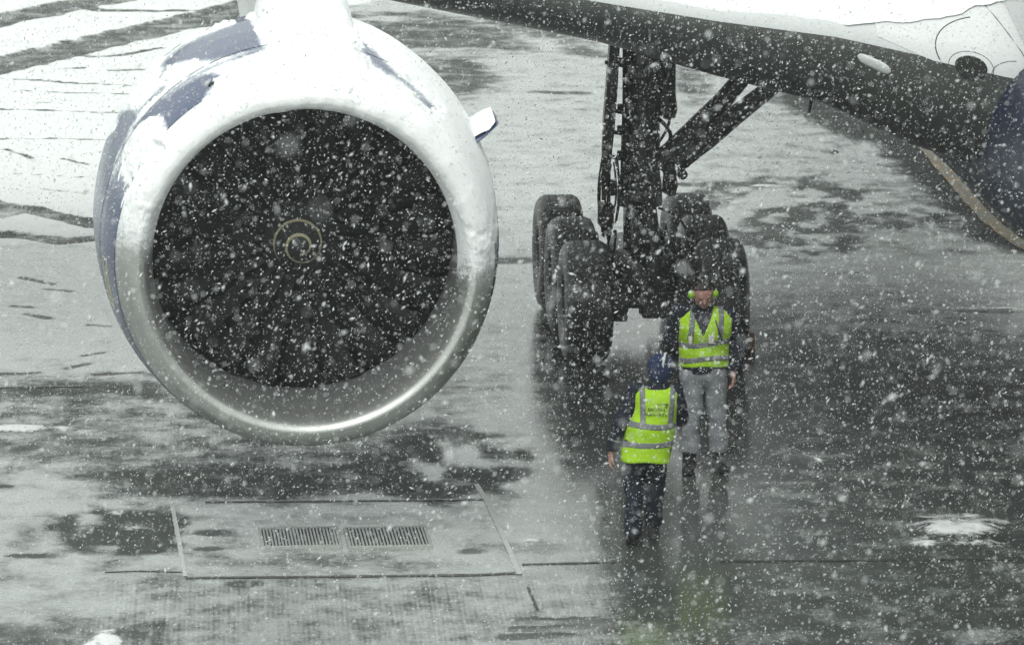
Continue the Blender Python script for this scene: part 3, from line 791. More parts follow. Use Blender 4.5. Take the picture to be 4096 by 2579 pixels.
for (rad, dep) in ((.134, .009), (.128, .014), (.06, .016)):
    for x, th in ring(HX, HT, rad, 0, 1, 27)[:-1]: V.append(wing_pt(x, th, dep))
k = 27; F = grid_faces(3, k, True).tolist() + [tuple(2 * k + i for i in range(k))]
mesh_obj('air_inlet', V, F, M['hole'], root, False)
root_tube('panel_seam', ring(HX, HT, .185), .0025, M['seam'], root)
root_tube('panel_seam', ring(HX + .18, HT + 12, .47, .30, .60), .005, M['seam'], root)
root_tube('panel_seam', [(2.30, 55), (2.38, 42), (2.46, 30), (2.55, 18), (2.62, 6)], .004, M['seam'], root)
root_tube('panel_seam', ring(2.5, 0, .2, .25, .6), .003, M['seam'], root)
# landing light lens
V = []; nu, nv = 15, 9
for i in range(nu):
    for j in range(nv):
        u = i / (nu - 1) * 2 - 1; v = j / (nv - 1) * 2 - 1; e = max(0, 1 - abs(u) ** 4) ** .5
        V.append(wing_pt(1.33 + .145 * u, -9 + 3.8 * v * e - 2.2 * u, .004 + .022 * max(0, (1 - v * v) * (1 - u ** 4)) ** .5))
mesh_obj('landing_light', V, grid_faces(nu, nv), M['lens'], wing)
# drain mast under the wing
q = w2a(at(3255, 395, 47.2)); q2 = w2a(at(3232, 462, 47.2))
mb = MB(); mb.tube([q + (0.02, 0, .35), q2], [.012, .008], 6); mb.tube([q + (.06, 0, .35), q2 + (.01, 0, .01)], [.014, .008], 6); mb.build('drain_mast', M['gear_dark'], wing)
# slat edge line


# snow on the wing, thinning towards the nose
nx_, nt_ = 150, 46; V = np.zeros((nx_, nt_, 3)); T = np.zeros((nx_, nt_))
wx = np.linspace(2.75, -7, nx_)
for i, x in enumerate(wx):
    lo = 20 if x < .8 else np.interp(x, [.8, 1.1, 1.35, 1.8, 2.05, 2.2, 2.75], [20, 16, 24, 38, 42, 52, 60])
    lo += 5 * (vnoise(np.array(x * 2.3), np.array(3.3)) - .5) + 3.5 * (vnoise(np.array(x * 9.), np.array(1.3)) - .5)
    le, a, c = w_le(x), wv('a', x), wv('ch', x); zt_ = wv('z', x) + wv('hu', x); zb_ = wv('z', x) - wv('hl', x)
    for k in range(nt_):
        t = k / (nt_ - 1)
        tk = .006 + .055 * sstep(0, .12 if x > 1.1 else .3, t) * (1 + .35 * (vnoise(np.array(x * 2.), np.array(t * 7.)) - .5))
        if k == 0: tk = -.004 if x < 1.1 else .022
        if t < .6: P = wing_pt(x, lo + (90 - lo) * t / .6, tk)
        else:
            w = (t - .6) / .4 * .85; y = le + a + (c - a) * w
            P = np.array([x, y, zt_ + .42 * math.sin(math.pi * min(1, w * 1.25)) * max(0, 1 - w * .6) - (zt_ - zb_ + .1) * .55 * w ** 1.6 + tk])
        V[i, k] = P
ws = mesh_obj('wing_snow', a2w(V.reshape(-1, 3)), grid_faces(nx_, nt_)[:, ::-1], M['snow']); tag(ws, 'smooth white snow lying along the top of the wing', 'snow', kind='stuff')

# ---- fuselage and belly
FCX, FCZ, FR = 5.5, 5.2, 3.1
secs = []; ang = np.linspace(0, 2 * math.pi, 72, endpoint=False)
for (y, k, dz) in [(-38, .02, -.6), (-37.5, .25, -.55), (-36, .52, -.4), (-34, .75, -.2), (-31, .95, -.05), (-28, 1, 0), (-20, 1, 0), (-10, 1, 0), (0, 1, 0), (12, 1, 0), (18, .93, .2), (24, .72, .75), (29, .42, 1.4), (32, .12, 1.9)]:
    secs.append([(FCX + FR * k * math.sin(a), y, FCZ + dz + FR * k * math.cos(a)) for a in ang])
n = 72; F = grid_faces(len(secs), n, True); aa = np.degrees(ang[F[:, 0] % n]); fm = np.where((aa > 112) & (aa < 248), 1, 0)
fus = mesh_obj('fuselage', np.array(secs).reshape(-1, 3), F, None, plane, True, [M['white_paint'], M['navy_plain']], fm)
secs = []
for (y, k) in [(-15, .55), (-13.5, .72), (-12, .85), (-10.5, .94), (-9, .985), (-7.5, 1), (0, 1), (5, .98), (8, .9), (10, .75), (12, .5)]:
    pts = []
    for a in np.linspace(0, 2 * math.pi, 60, endpoint=False):
        cx_, cz_ = math.cos(a), math.sin(a); e = 2 / 2.5
        pts.append((FCX + 3.2 * (.72 + .28 * k) * math.copysign(abs(cx_) ** e, cx_), y, 3.25 + (1.44 * k + .02) * math.copysign(abs(cz_) ** e, cz_)))
    secs.append(pts)
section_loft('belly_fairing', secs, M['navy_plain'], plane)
# rime clinging to the fuselage side
V = []; nu, nv = 60, 14
for i in range(nu):
    for jx in range(nv):
        y = -10.5 + i / (nu - 1) * 5.0; a = math.radians(-102 + 26 * jx / (nv - 1)) + .03 * (vnoise(np.array(y * 3.), np.array(7.7)) - .5) * (1 if jx == 0 else 0)
        tk = .03 * math.sin(math.pi * (jx + .3) / nv) * (.5 + vnoise(np.array(y * 2.5), np.array(jx * .5))) + (.0 if 0 < jx < nv - 1 else -.03)
        V.append((FCX + (FR + tk) * math.sin(a), y, FCZ + (FR + tk) * math.cos(a)))
fs = mesh_obj('fuselage_snow', a2w(np.array(V)), grid_faces(nu, nv), M['snow']); tag(fs, 'ragged white snow clinging to the fuselage side above the wing root', 'snow', kind='stuff')

# ---- main landing gear (origin at the middle axle, on the ground)
mb = MB(); mb.tube([(.02, 0, 1.40), (.02, 0, 1.62), (.025, 0, 1.72), (.03, 0, 2.5), (.03, 0, 4.2)], [.245, .24, .215, .20, .205], 28)
mb.tube([(-.02, -.2, 1.5), (-.02, -.2, 1.75)], .09, 12)
gear = mb.build('landing_gear', M['gear_metal'], plane)
def gp(name, f, mat='gear_metal', **k):
    mb = MB(); f(mb); return mb.build(name, M[mat], gear, **k)
gp('oleo_piston', lambda b: b.tube([(0, 0, .55), (0, 0, 1.5)], .155, 24), 'chrome')
gp('bogie_beam', lambda b: (b.tube([(0, -1.62, .66), (0, -1.5, .67), (0, -.5, .70), (0, 0, .74), (0, .5, .70), (0, 1.5, .67), (0, 1.62, .66)], [.12, .17, .18, .24, .18, .17, .12], 20), b.box((0, -1.55, .60), (.30, .22, .26), bev=.04)), 'gear_dark')
tp = [(-.17, .285), (-.215, .30), (-.243, .36), (-.252, .44), (-.247, .515), (-.232, .565), (-.205, .605), (-.175, .623)]
tread = []
for c in (-.12, -.04, .04, .12): tread += [(c - .032, .6335), (c - .008, .635), (c - .007, .624), (c + .007, .624), (c + .008, .635)]
tp = tp + tread + [(.155, .632)] + [(-a, r) for a, r in tp[::-1]]
n = NT('tyre_rubber'); v = n.coord(); f = n.noise(v, 9, 6, .6); gn = n.new('ShaderNodeNewGeometry'); sx = n.new('ShaderNodeSeparateXYZ'); n.L.new(gn.outputs['Normal'], sx.inputs[0])
wetf = n.remap(n.math('ADD', n.math('MULTIPLY', sx.outputs[2], .55), n.math('MULTIPLY', n.noise(v, 30, 6, .7), .8)), .62, 1.05)
n.set(Base_Color=n.mix(n.math('MULTIPLY', wetf, .55), n.mix(f, c4(.010, .011, .011), c4(.026, .028, .027)), c4(.5, .52, .52)), Roughness=n.mixf(wetf, .38, .7), Normal=n.bump(n.noise(v, 60, 4), .2, .004)); M['tyre'] = n.m
tyre_me = rim_me = brk_me = None
for yy in (-1.46, 0, 1.46):
    gp('axle', lambda b: b.tube([(-.62, yy, .635), (.62, yy, .635)], .085, 16), 'gear_dark')
    for sx_ in (-1, 1):
        if tyre_me is None:
            o = MB().lathe(tp, 72, 'x').build('tyre', M['tyre'], gear, sharp=28); tyre_me = o.data
            b = MB(); b.lathe([(-.13, .06), (-.15, .10), (-.12, .13), (-.12, .21), (-.185, .245), (-.19, .29), (-.16, .295), (.16, .295), (.19, .29), (.185, .245), (.10, .22), (.10, .12), (.15, .1), (.15, .04)], 40, 'x')
            for k in range(10):
                a = 2 * math.pi * k / 10; b.box((-.125, .17 * math.cos(a), .17 * math.sin(a)), (.03, .035, .035), bev=.006)
            r_ = b.build('wheel_rim', M['rim'], gear); rim_me = r_.data
            k_ = MB().lathe([(-.12, .09), (-.12, .22), (.12, .22), (.12, .09)], 32, 'x', closed=True).build('brake_pack', M['gear_dark'], gear); brk_me = k_.data
            for q in (o, r_): q.location = (sx_ * .71, yy, .635)
            k_.location = (sx_ * .40, yy, .635)
            r_.rotation_euler = (0, 0, 0)
        else:
            share('tyre', tyre_me, gear, (sx_ * .71, yy, .635), (random.uniform(0, 6), 0, 0))
            share('wheel_rim', rim_me, gear, (sx_ * .71, yy, .635), (random.uniform(0, 6), 0, math.pi if sx_ > 0 else 0))
            share('brake_pack', brk_me, gear, (sx_ * .40, yy, .635))
gp('retraction_actuator', lambda b: (b.tube([(.29, -.05, 4.2), (.295, -.05, 2.6), (.30, -.05, 2.42), (.295, -.05, 2.36), (.28, -.05, 2.33)], [.10, .10, .115, .10, .03], 16), b.tube([(.20, -.1, 4.1), (.21, -.1, 2.9)], .035, 8)))
gp('side_brace', lambda b: (b.tube([(.20, .0, 1.82), (.36, 0, 1.97), (.9, 0, 2.50), (1.12, 0, 2.76), (2.4, 0, 3.95)], [.13, .115, .105, .095, .10], 14)))
gp('side_brace', lambda b: (b.tube([(.40, -.02, 1.84), (.75, -.02, 2.12), (1.05, -.02, 2.36), (1.36, -.02, 2.60), (2.6, 0, 3.6)], [.11, .12, .105, .095, .10], 14)))
gp('brace_pin', lambda b: (b.tube([(.50, -.14, 1.86), (.50, .14, 1.86)], .05, 14), b.tube([(.47, -.1, 1.73), (.47, .05, 1.73)], .055, 14), b.tube([(.44, 0, 1.86), (.47, -.04, 1.73)], .03, 8)), 'gear_dark')
gp('lower_actuator', lambda b: (b.tube([(.33, -.06, 1.90), (.335, -.06, 1.70), (.34, -.06, 1.60), (.32, -.06, 1.53), (.31, -.06, 1.51)], [.06, .075, .085, .08, .03], 14)), 'gear_dark')
gp('torque_link', lambda b: (b.add(*[[(-.14, -.18, 1.52), (.14, -.18, 1.52), (.05, -.62, 1.15), (-.05, -.62, 1.15), (-.14, -.12, 1.45), (.14, -.12, 1.45), (.05, -.60, 1.08), (-.05, -.60, 1.08)], [(0, 1, 2, 3), (7, 6, 5, 4), (0, 4, 5, 1), (1, 5, 6, 2), (2, 6, 7, 3), (3, 7, 4, 0)]]), b.tube([(-.09, -.61, 1.115), (.09, -.61, 1.115)], .04, 12)))
gp('torque_link', lambda b: b.add(*[[(-.05, -.62, 1.15), (.05, -.62, 1.15), (.15, -.2, .78), (-.15, -.2, .78), (-.05, -.60, 1.08), (.05, -.60, 1.08), (.15, -.14, .74), (-.15, -.14, .74)], [(0, 1, 2, 3), (7, 6, 5, 4), (0, 4, 5, 1), (1, 5, 6, 2), (2, 6, 7, 3), (3, 7, 4, 0)]]), 'gear_dark')
gp('pitch_trimmer', lambda b: b.tube([(.1, -.24, 1.6), (.1, -.62, 1.25), (.09, -1.1, .85)], [.05, .06, .04], 12))
# strut door seen nearly edge-on
R_ = np.array([[math.cos(.10), math.sin(.10), 0], [-math.sin(.10), math.cos(.10), 0], [0, 0, 1]])
V = []
for (z, x, th_, y0, y1) in [(1.50, -.375, .03, -.30, .25), (1.70, -.36, .06, -.42, .45), (1.95, -.34, .10, -.46, .5), (2.3, -.315, .12, -.5, .6), (2.7, -.285, .115, -.55, .65), (3.2, -.255, .105, -.6, .7), (3.9, -.225, .10, -.6, .7)]:
    for (sx_, y) in ((-1, y0), (1, y0), (1, y1), (-1, y1)): V.append(np.array([x, 0, z]) + R_ @ np.array([sx_ * th_ / 2, y, 0]))
mesh_obj('gear_door', V, grid_faces(7, 4, True).tolist() + [(0, 1, 2, 3), (27, 26, 25, 24)], M['gear_dark'], gear, False)
for z in (2.45, 2.22, 1.95, 2.95): gp('door_link', lambda b: (b.tube([(-.17, -.1, z - .04), (-.37, -.1, z)], .022, 8), b.tube([(-.2, -.1, z - .05), (-.2, -.1, z + .05)], .035, 8)), 'gear_dark')
rr = random.Random(5)
def hose(pts, r=.013): gp('hose', lambda b: b.tube(pts, r, 7), 'hose')
def curve(a, b, sag, k=12):
    a = np.array(a, float); b = np.array(b, float); return [a + (b - a) * t + np.array(sag) * math.sin(math.pi * t) for t in np.linspace(0, 1, k)]
for i in range(9): hose(curve((-.24 - .02 * i, -.12 - .03 * (i % 3), 1.95 - .03 * (i % 4)), (-.27 - .015 * i + rr.uniform(-.03, .03), -.2, 1.15 + rr.uniform(-.1, .15)), (rr.uniform(-.06, .05), -.05, 0)), .011)
hose(curve((-.30, -.2, 1.2), (-.60, -.7, 1.0), (0.03, 0, -.16)), .014); hose(curve((-.62, -.7, 1.02), (-.66, -.9, .80), (-.05, 0, 0.05)), .012)
hose(curve((-.28, -.25, 1.15), (-.42, -1.3, .95), (.03, 0, .15)), .014); hose(curve((.2, -.2, 2.35), (.22, -.15, 1.98), (.12, 0, 0)), .022)
hose(curve((.24, -.2, 2.9), (.2, -.2, 2.1), (.1, 0, -.1)), .016); hose(curve((.2, -.25, 1.4), (.42, -1.2, .95), (.1, 0, .12)), .014); hose(curve((.18, -.25, 1.2), (.3, -.4, .9), (.12, 0, -.1)), .014)
gp('valve_block', lambda b: (b.box((-.36, -.15, 1.32), (.16, .2, .26), bev=.03), b.box((-.30, -.2, 1.62), (.10, .14, .16), bev=.02), b.tube([(-.36, -.15, 1.1), (-.36, -.15, 1.22)], .05, 12)), 'gear_dark')
gp('brake_rod', lambda b: [b.tube([(s * .36, -1.3, .45), (s * .36, 0, .45), (s * .36, 1.3, .45)], .025, 8) for s in (-1, 1)], 'gear_dark')

# ---- chock
M['wood'] = simple('wet_brown_wood', (.21, .10, .035), .5, 0, .35, 14, .3)
cb = a2w(np.array([[.78, -.90, 0]]))[0]
mb = MB(); q = [(-.36, -.13, 0), (-.36, .11, 0), (-.36, .03, .17), (-.36, -.07, .17)]
V = q + [(.36, b_, c_) for _, b_, c_ in q]; mb.add(V, [(0, 1, 2, 3), (7, 6, 5, 4), (0, 4, 5, 1), (1, 5, 6, 2), (2, 6, 7, 3), (3, 7, 4, 0)])
chk = mb.build('wheel_chock', M['wood'], None, False); chk.location = (cb[0], cb[1], 0); chk.rotation_euler = (0, 0, YAW)
tag(chk, 'brown wooden chock on the wet ground wedged behind a front tyre, by the standing worker', 'chock')
# ------------------------------------------------------------------ people: limbs blended in a distance field, then meshed
class Field:
    def __init__(s, lo, hi, h):
        s.lo = np.array(lo, float); s.h = h; s.n = np.ceil((np.array(hi) - s.lo) / h).astype(int) + 1
        s.F = np.full(s.n, .5, np.float32)
        s.ax = [s.lo[i] + h * np.arange(s.n[i]) for i in range(3)]
    def _sl(s, lo, hi):
        a = np.clip(((np.array(lo) - s.lo) / s.h).astype(int), 0, s.n); b = np.clip(((np.array(hi) - s.lo) / s.h).astype(int) + 2, 0, s.n)
        return tuple(slice(a[i], b[i]) for i in range(3))
    def _pts(s, sl): return np.meshgrid(*[s.ax[i][sl[i]] for i in range(3)], indexing='ij')
    def _blend(s, sl, d, k):
        if d.size == 0: return
        f = s.F[sl]
        if k > 0:
            hh = np.clip(.5 + .5 * (f - d) / k, 0, 1); s.F[sl] = f + (d - f) * hh - k * hh * (1 - hh)
        else: s.F[sl] = np.minimum(f, d)
    def cone(s, a, b, ra, rb, k=.03, sq=(1, 1, 1)):
        a = np.array(a, float); b = np.array(b, float); q = np.array(sq, float); m = max(ra, rb) * max(1 / q.min(), 1) + .09
        sl = s._sl(np.minimum(a, b) - m, np.maximum(a, b) + m); X, Y, Zz = s._pts(sl)
        ab = (b - a) * q; L2 = ab @ ab + 1e-9
        px, py, pz = (X - a[0]) * q[0], (Y - a[1]) * q[1], (Zz - a[2]) * q[2]
        t = np.clip((px * ab[0] + py * ab[1] + pz * ab[2]) / L2, 0, 1)
        d = np.sqrt((px - t * ab[0]) ** 2 + (py - t * ab[1]) ** 2 + (pz - t * ab[2]) ** 2) - (ra + (rb - ra) * t)
        s._blend(sl, d.astype(np.float32), k); return s
    def ell(s, c, r, k=.03):
        c = np.array(c, float); r = np.array(r, float); m = r + .09
        sl = s._sl(c - m, c + m); X, Y, Zz = s._pts(sl)
        q = np.sqrt(((X - c[0]) / r[0]) ** 2 + ((Y - c[1]) / r[1]) ** 2 + ((Zz - c[2]) / r[2]) ** 2)
        s._blend(sl, ((q - 1) * r.min()).astype(np.float32), k); return s
    def chain(s, pts, rs, k=.03, sq=(1, 1, 1)):
        for i in range(len(pts) - 1): s.cone(pts[i], pts[i + 1], rs[i], rs[i + 1], k, sq)
        return s
    def grid(s): return np.meshgrid(*s.ax, indexing='ij')
    def cut(s, d): s.F = np.maximum(s.F, d.astype(np.float32)); return s
    def offset(s, o): s.F = s.F - o; return s
    def wrinkle(s, amp, f=28, seed=0):
        X, Y, Zz = s.grid(); r = np.random.default_rng(seed); w = 0
        for i in range(4):
            v = r.normal(0, 1, 3); v[2] *= 1.6; v *= f * (0.6 + .5 * i) / np.linalg.norm(v); p = r.uniform(0, 6)
            w = w + np.sin(X * v[0] + Y * v[1] + Zz * v[2] + p + 1.3 * np.sin(Zz * 13 + X * 9 + i)) / (1 + .5 * i)
        s.F = s.F + (amp * w).astype(np.float32); return s
    def mesh(s):
        F = s.F; n = np.array(F.shape); ins = F < 0
        offs = np.array([(i, j, k) for i in (0, 1) for j in (0, 1) for k in (0, 1)])
        cnt = sum(ins[i:n[0] - 1 + i, j:n[1] - 1 + j, k:n[2] - 1 + k].astype(np.int8) for i, j, k in offs)
        m = (cnt > 0) & (cnt < 8); cells = np.argwhere(m); idx = -np.ones(m.shape, int); idx[m] = np.arange(len(cells))
        val = np.stack([F[tuple((cells + o).T)] for o in offs], 1)
        P = np.zeros((len(cells), 3)); W = np.zeros(len(cells))
        for a in range(8):
            for b in range(a + 1, 8):
                if np.abs(offs[a] - offs[b]).sum() != 1: continue
                va, vb = val[:, a], val[:, b]; c = (va < 0) != (vb < 0)
                t = np.where(c, va / np.where(c, va - vb, 1), 0)
                P += np.where(c[:, None], offs[a] + t[:, None] * (offs[b] - offs[a]), 0); W += c
        V = s.lo + (cells + P / W[:, None]) * s.h
        Q = []
        for ax in range(3):
            u, w = [(1, 2), (2, 0), (0, 1)][ax]
            sl0 = [slice(None)] * 3; sl1 = [slice(None)] * 3; sl0[ax] = slice(0, -1); sl1[ax] = slice(1, None)
            ch = ins[tuple(sl0)] != ins[tuple(sl1)]; g = np.argwhere(ch)
            g = g[(g[:, u] > 0) & (g[:, w] > 0) & (g[:, u] < n[u] - 1) & (g[:, w] < n[w] - 1)]
            eu = np.zeros(3, int); eu[u] = 1; ew = np.zeros(3, int); ew[w] = 1
            q = np.stack([idx[tuple((g - eu - ew).T)], idx[tuple((g - ew).T)], idx[tuple(g.T)], idx[tuple((g - eu).T)]], 1)
            fl = ~ins[tuple(g.T)]; q[fl] = q[fl][:, ::-1]; Q.append(q)
        return V, np.concatenate(Q)
    def build(s, name, mat, parent):
        V, Q = s.mesh(); Q = Q[(Q >= 0).all(1)]
        return mesh_obj(name, V, Q, mat, parent)

def cloth(name, col, rough=.8, wet=0.0, scale=120):
    n = NT(name); v = n.coord(); f = n.noise(v, 7, 5, .6); w = n.noise(v, scale, 3, .6)
    n.set(Base_Color=n.mix(f, c4(*[c * .78 for c in col]), c4(*[min(1, c * 1.2) for c in col])), Roughness=rough, Normal=n.bump(w, .25, .003))
    n.p.inputs['Specular IOR Level'].default_value = .3
    return n.m
M['hivis'] = cloth('hi_vis_yellow_fabric', (.31, .53, .010), .7)
M['reflective'] = cloth('grey_reflective_tape', (.15, .16, .16), .45)
M['jacket'] = cloth('navy_jacket', (.006, .009, .019), .75)
M['grey_trousers'] = cloth('grey_trousers', (.21, .22, .235), .7)
M['navy_trousers'] = cloth('navy_trousers', (.006, .010, .020), .8)
M['boot'] = cloth('black_boot', (.012, .012, .012), .45)
M['skin'] = cloth('skin', (.36, .20, .165), .55, scale=200)
M['hair'] = cloth('dark_hair', (.02, .016, .013), .6)
M['beanie'] = cloth('navy_knit_hat', (.012, .022, .062), .9, scale=90)
M['ear'] = cloth('hi_vis_ear_cup', (.24, .44, .015), .6)
M['black'] = cloth('black_plastic', (.015, .015, .015), .5)
M['print'] = cloth('black_print', (.02, .025, .02), .7)
M['pale_band'] = cloth('pale_headband', (.42, .42, .38), .6)
M['badge'] = cloth('pale_badge', (.5, .48, .45), .4)

def hand(f, wrist, direction, side, palm_n, curl=.5):
    """palm, four fingers and a thumb off the side of the palm"""
    d = np.array(direction, float); d /= np.linalg.norm(d); nrm = np.array(palm_n, float); nrm -= d * nrm.dot(d); nrm /= np.linalg.norm(nrm)
    lat = np.cross(d, nrm) * side; w = np.array(wrist, float)
    for q in (-.025, -.008, .010, .027): f.cone(w, w + d * .085 + lat * q, .020, .0125, .012)
    for q, ln in ((-.030, .062), (-.011, .078), (.009, .083), (.029, .074)):
        a = w + d * .088 + lat * q; b = a + (d * math.cos(curl * .6) + nrm * math.sin(curl * .6)) * ln * .5; c = b + (d * math.cos(curl * 1.7) + nrm * math.sin(curl * 1.7)) * ln * .5
        f.cone(a, b, .0098, .009, .004); f.cone(b, c, .009, .0075, .003)
    a = w + d * .025 + lat * .03; b = a + d * .035 + lat * .028 + nrm * .01; c = b + d * .034 + lat * .006 + nrm * .012
    f.cone(a, b, .014, .0115, .008); f.cone(b, c, .0112, .009, .003)

def head(f, c, fwd, up, face=True):
    c = np.array(c, float); fw = np.array(fwd, float); fw /= np.linalg.norm(fw); up = np.array(up, float); up -= fw * up.dot(fw); up /= np.linalg.norm(up); sd = np.cross(fw, up)
    L_ = lambda a, b, d: c + sd * a + fw * b + up * d
    f.ell(c + up * .03, (.076, .092, .092), .02)
    f.cone(L_(0, .015, .02), L_(0, .035, -.075), .068, .044, .03); f.cone(L_(0, .02, -.02), L_(0, -.02, .05), .07, .075, .03)
    f.cone(L_(-.045, .03, -.04), L_(.045, .03, -.04), .03, .03, .02); f.cone(L_(0, .07, -.085), L_(0, .06, -.095), .02, .018, .02)
    f.cone(L_(0, .088, .008), L_(0, .106, -.028), .010, .015, .012)                 # nose
    f.cone(L_(-.035, .082, .022), L_(.035, .082, .022), .013, .013, .012)           # brow
    f.cone(L_(-.02, .086, -.058), L_(.02, .086, -.058), .010, .010, .008)           # lips
    for q in (-1, 1):
        f.cone(L_(q * .074, -.005, .015), L_(q * .078, -.012, -.022), .014, .010, .008)
    return L_

# ---- person standing, facing the terminal, head bowed
def standing_worker():
    gx_, gy_ = ground(2812, 1884)
    p = tag(empty('person', (gx_, gy_, 0), math.radians(3)), 'standing worker in yellow vest, grey trousers and yellow ear defenders, facing away from the wheels', 'person', 'ramp workers')
    h = .0085
    hipL, hipR = (-.095, 0, .92), (.095, .01, .92); knL, knR = (-.105, -.03, .50), (.12, .0, .50); anL, anR = (-.12, .0, .10), (.135, .03, .10)
    shL, shR = (-.195, .0, 1.475), (.205, .02, 1.435)
    elL, elR = (-.275, .10, 1.19), (.305, .04, 1.165); wrL, wrR = (-.17, .19, 1.00), (.255, -.05, .935)
    hc = np.array((-.015, -.07, 1.655)); fwd = (0.05, -.90, -.42); upv = (0, -.42, .9)
    def torso(f, o=0.0, k=.06):
        f.cone((0, 0, .93), (0, .0, 1.05), .145 + o, .135 + o, k, (.86, 1.12, 1)); f.cone((0, 0, 1.05), (0, .0, 1.32), .135 + o, .165 + o, k, (.86, 1.2, 1))
        f.cone((-.13, .01, 1.41), (.135, .015, 1.385), .085 + o, .085 + o, k); f.cone((-.05, .0, 1.34), (.05, 0, 1.34), .14 + o, .14 + o, k, (.9, 1.15, 1))
    def arms(f, o=0.0, cuff=True):
        for s_, e, w in ((shL, elL, wrL), (shR, elR, wrR)): f.chain([s_, e, w], [.064 + o, .05 + o, .036 + o], .03)
    def legs(f, o=0.0):
        for a, b, c in ((hipL, knL, anL), (hipR, knR, anR)): f.chain([a, b, c], [.088 + o, .06 + o, .044 + o], .03)
    b = Field((-.42, -.28, -.01), (.42, .34, 1.84), .0075)
    torso(b, -.012); arms(b, -.01); legs(b, -.01); b.cone((0, .0, 1.42), (-.01, -.04, 1.58), .062, .056, .03)
    L_ = head(b, hc, fwd, upv)
    hand(b, wrR, (.0, -.12, -1), -1, (-1, -.1, 0), .5); hand(b, wrL, (.6, .25, -.5), 1, (0, 1, .2), .6)
    for a in (anL, anR): b.cone((a[0], a[1], .09), (a[0] * 1.1, a[1] - .12, .045), .034, .026, .02)
    body = b.build('body', M['skin'], p)
    for q in (-1, 1):
        e = MB(); e.lathe([(-.011, .001), (-.008, .008), (0, .0115), (.008, .008), (.011, .001)], 12, 'y', tuple(L_(q * .031, .083, .003))); e.build('eye', M['black'], p)
    f = Field((-.42, -.28, .85), (.42, .34, 1.6), h); torso(f, .012); arms(f, .028); f.cone((0, -.005, 1.45), (-.005, -.03, 1.535), .086, .078, .03)
    X, Y, Zz = f.grid(); f.wrinkle(.0032, 30, 1); f.cut(.935 + .012 * np.sin(X * 14) - Zz)
    # cuffs end at the wrist
    wv_ = np.array(wrR); f.cut(np.where((X > .19), .955 - Zz, -1)); f.build('jacket', M['jacket'], p)
    c = Field((-.3, -.24, .1), (.32, .24, 1.0), h); legs(c, .018); c.cone((-.05, 0, .93), (.05, 0, .93), .135, .135, .05, (.85, 1.05, 1))
    for a, k_ in ((anL, knL), (anR, knR)): c.cone((a[0], a[1], .32), (a[0], a[1], .18), .082, .086, .03)
    X, Y, Zz = c.grid(); c.wrinkle(.0055, 26, 4); c.cut(.185 + .01 * np.sin(X * 30) - Zz); c.cut(Zz - .965); c.build('trousers', M['grey_trousers'], p)
    for a, s_ in ((anL, -1), (anR, 1)):
        q = Field((a[0] - .12, a[1] - .30, -.005), (a[0] + .12, a[1] + .12, .34), .008)
        q.cone((a[0], a[1], .34), (a[0], a[1] + .005, .09), .066, .062, .02); q.cone((a[0], a[1] + .02, .055), (a[0] + s_ * .03, a[1] - .17, .05), .054, .048, .03); q.cone((a[0], a[1] + .03, .04), (a[0] + s_ * .03, a[1] - .18, .035), .05, .046, .02)
        X, Y, Zz = q.grid(); q.cut(.002 - Zz); q.cut(Zz - .30); q.build('boot', M['boot'], p)
    def vest(o, lo=.985):
        f = Field((-.34, -.28, .93), (.36, .28, 1.6), h); torso(f, .030 + o, .06); f.cone((-.16, .01, 1.45), (.165, .015, 1.415), .062 + o, .062 + o, .03)
        f.cone((0, -.0, .98), (0, 0, 1.1), .17 + o, .163 + o, .05, (.84, 1.1, 1))
        X, Y, Zz = f.grid(); f.wrinkle(.0048, 24, 9)
        f.cut(lo + .015 * np.cos(X * 9) - Zz)
        nk = np.sqrt((X + .005) ** 2 + ((Y + .01) * .9) ** 2); f.cut(np.where(Zz > 1.44, .085 + .0 - nk, -1))                     # neck opening
        vee = (np.abs(X + .02) - .40 * (Zz - 1.275)); f.cut(np.where((Y < 0) & (Zz > 1.27), -vee, -1))                               # open V in front
        for a, sg in ((shL, -1), (shR, 1)):
            d_ = np.sqrt(((X - a[0] - sg * .055) * 1.25) ** 2 + (Y - .01) ** 2 * .9 + ((Zz - a[2] + .09) * .62) ** 2) - .098; f.cut(-d_)   # arm holes
        return f, X, Y, Zz
    f, X, Y, Zz = vest(0); f.build('vest', M['hivis'], p)
    for z0, k in ((1.205, .0), (1.065, 1)):
        f, X, Y, Zz = vest(.005); f.cut(np.abs(Zz - z0 - .05 * X * (1 if k == 0 else .6) - .012 * np.sin(X * 12 + k)) - .026); f.build('tape', M['reflective'], p)
    for x0, sl in ((-.115, .10), (.135, .06)):
        f, X, Y, Zz = vest(.006); f.cut(np.abs(X - x0 - sl * (Zz - 1.4)) - .025); f.cut(1.235 - Zz); f.build('tape', M['reflective'], p)
    # badge and radio lead
    mb = MB(); mb.box((.045, -.205, 1.262), (.05, .012, .075), bev=.004); mb.build('badge', M['badge'], p)
    mb = MB(); mb.box((-.135, -.190, 1.255), (.035, .03, .075), bev=.006); mb.build('radio', M['badge'], p)
    mb = MB(); mb.tube(curve((.075, -.09, 1.48), (.145, -.165, 1.235), (.0, -.075, -.02), 16), .006, 6); mb.build('lead', M['black'], p)
    # hair and ear defenders
    q = Field((hc[0] - .14, hc[1] - .16, hc[2] - .1), (hc[0] + .14, hc[1] + .18, hc[2] + .2), .008)
    q.ell(L_(0, -.012, .047), (.083, .094, .088), .02); X, Y, Zz = q.grid()
    fwn = np.array(fwd) / np.linalg.norm(fwd); upn = np.array(upv) - fwn * np.dot(upv, fwn); upn /= np.linalg.norm(upn)
    rel = (X - hc[0]) * fwn[0] + (Y - hc[1]) * fwn[1] + (Zz - hc[2]) * fwn[2]; rz_ = (X - hc[0]) * upn[0] + (Y - hc[1]) * upn[1] + (Zz - hc[2]) * upn[2]
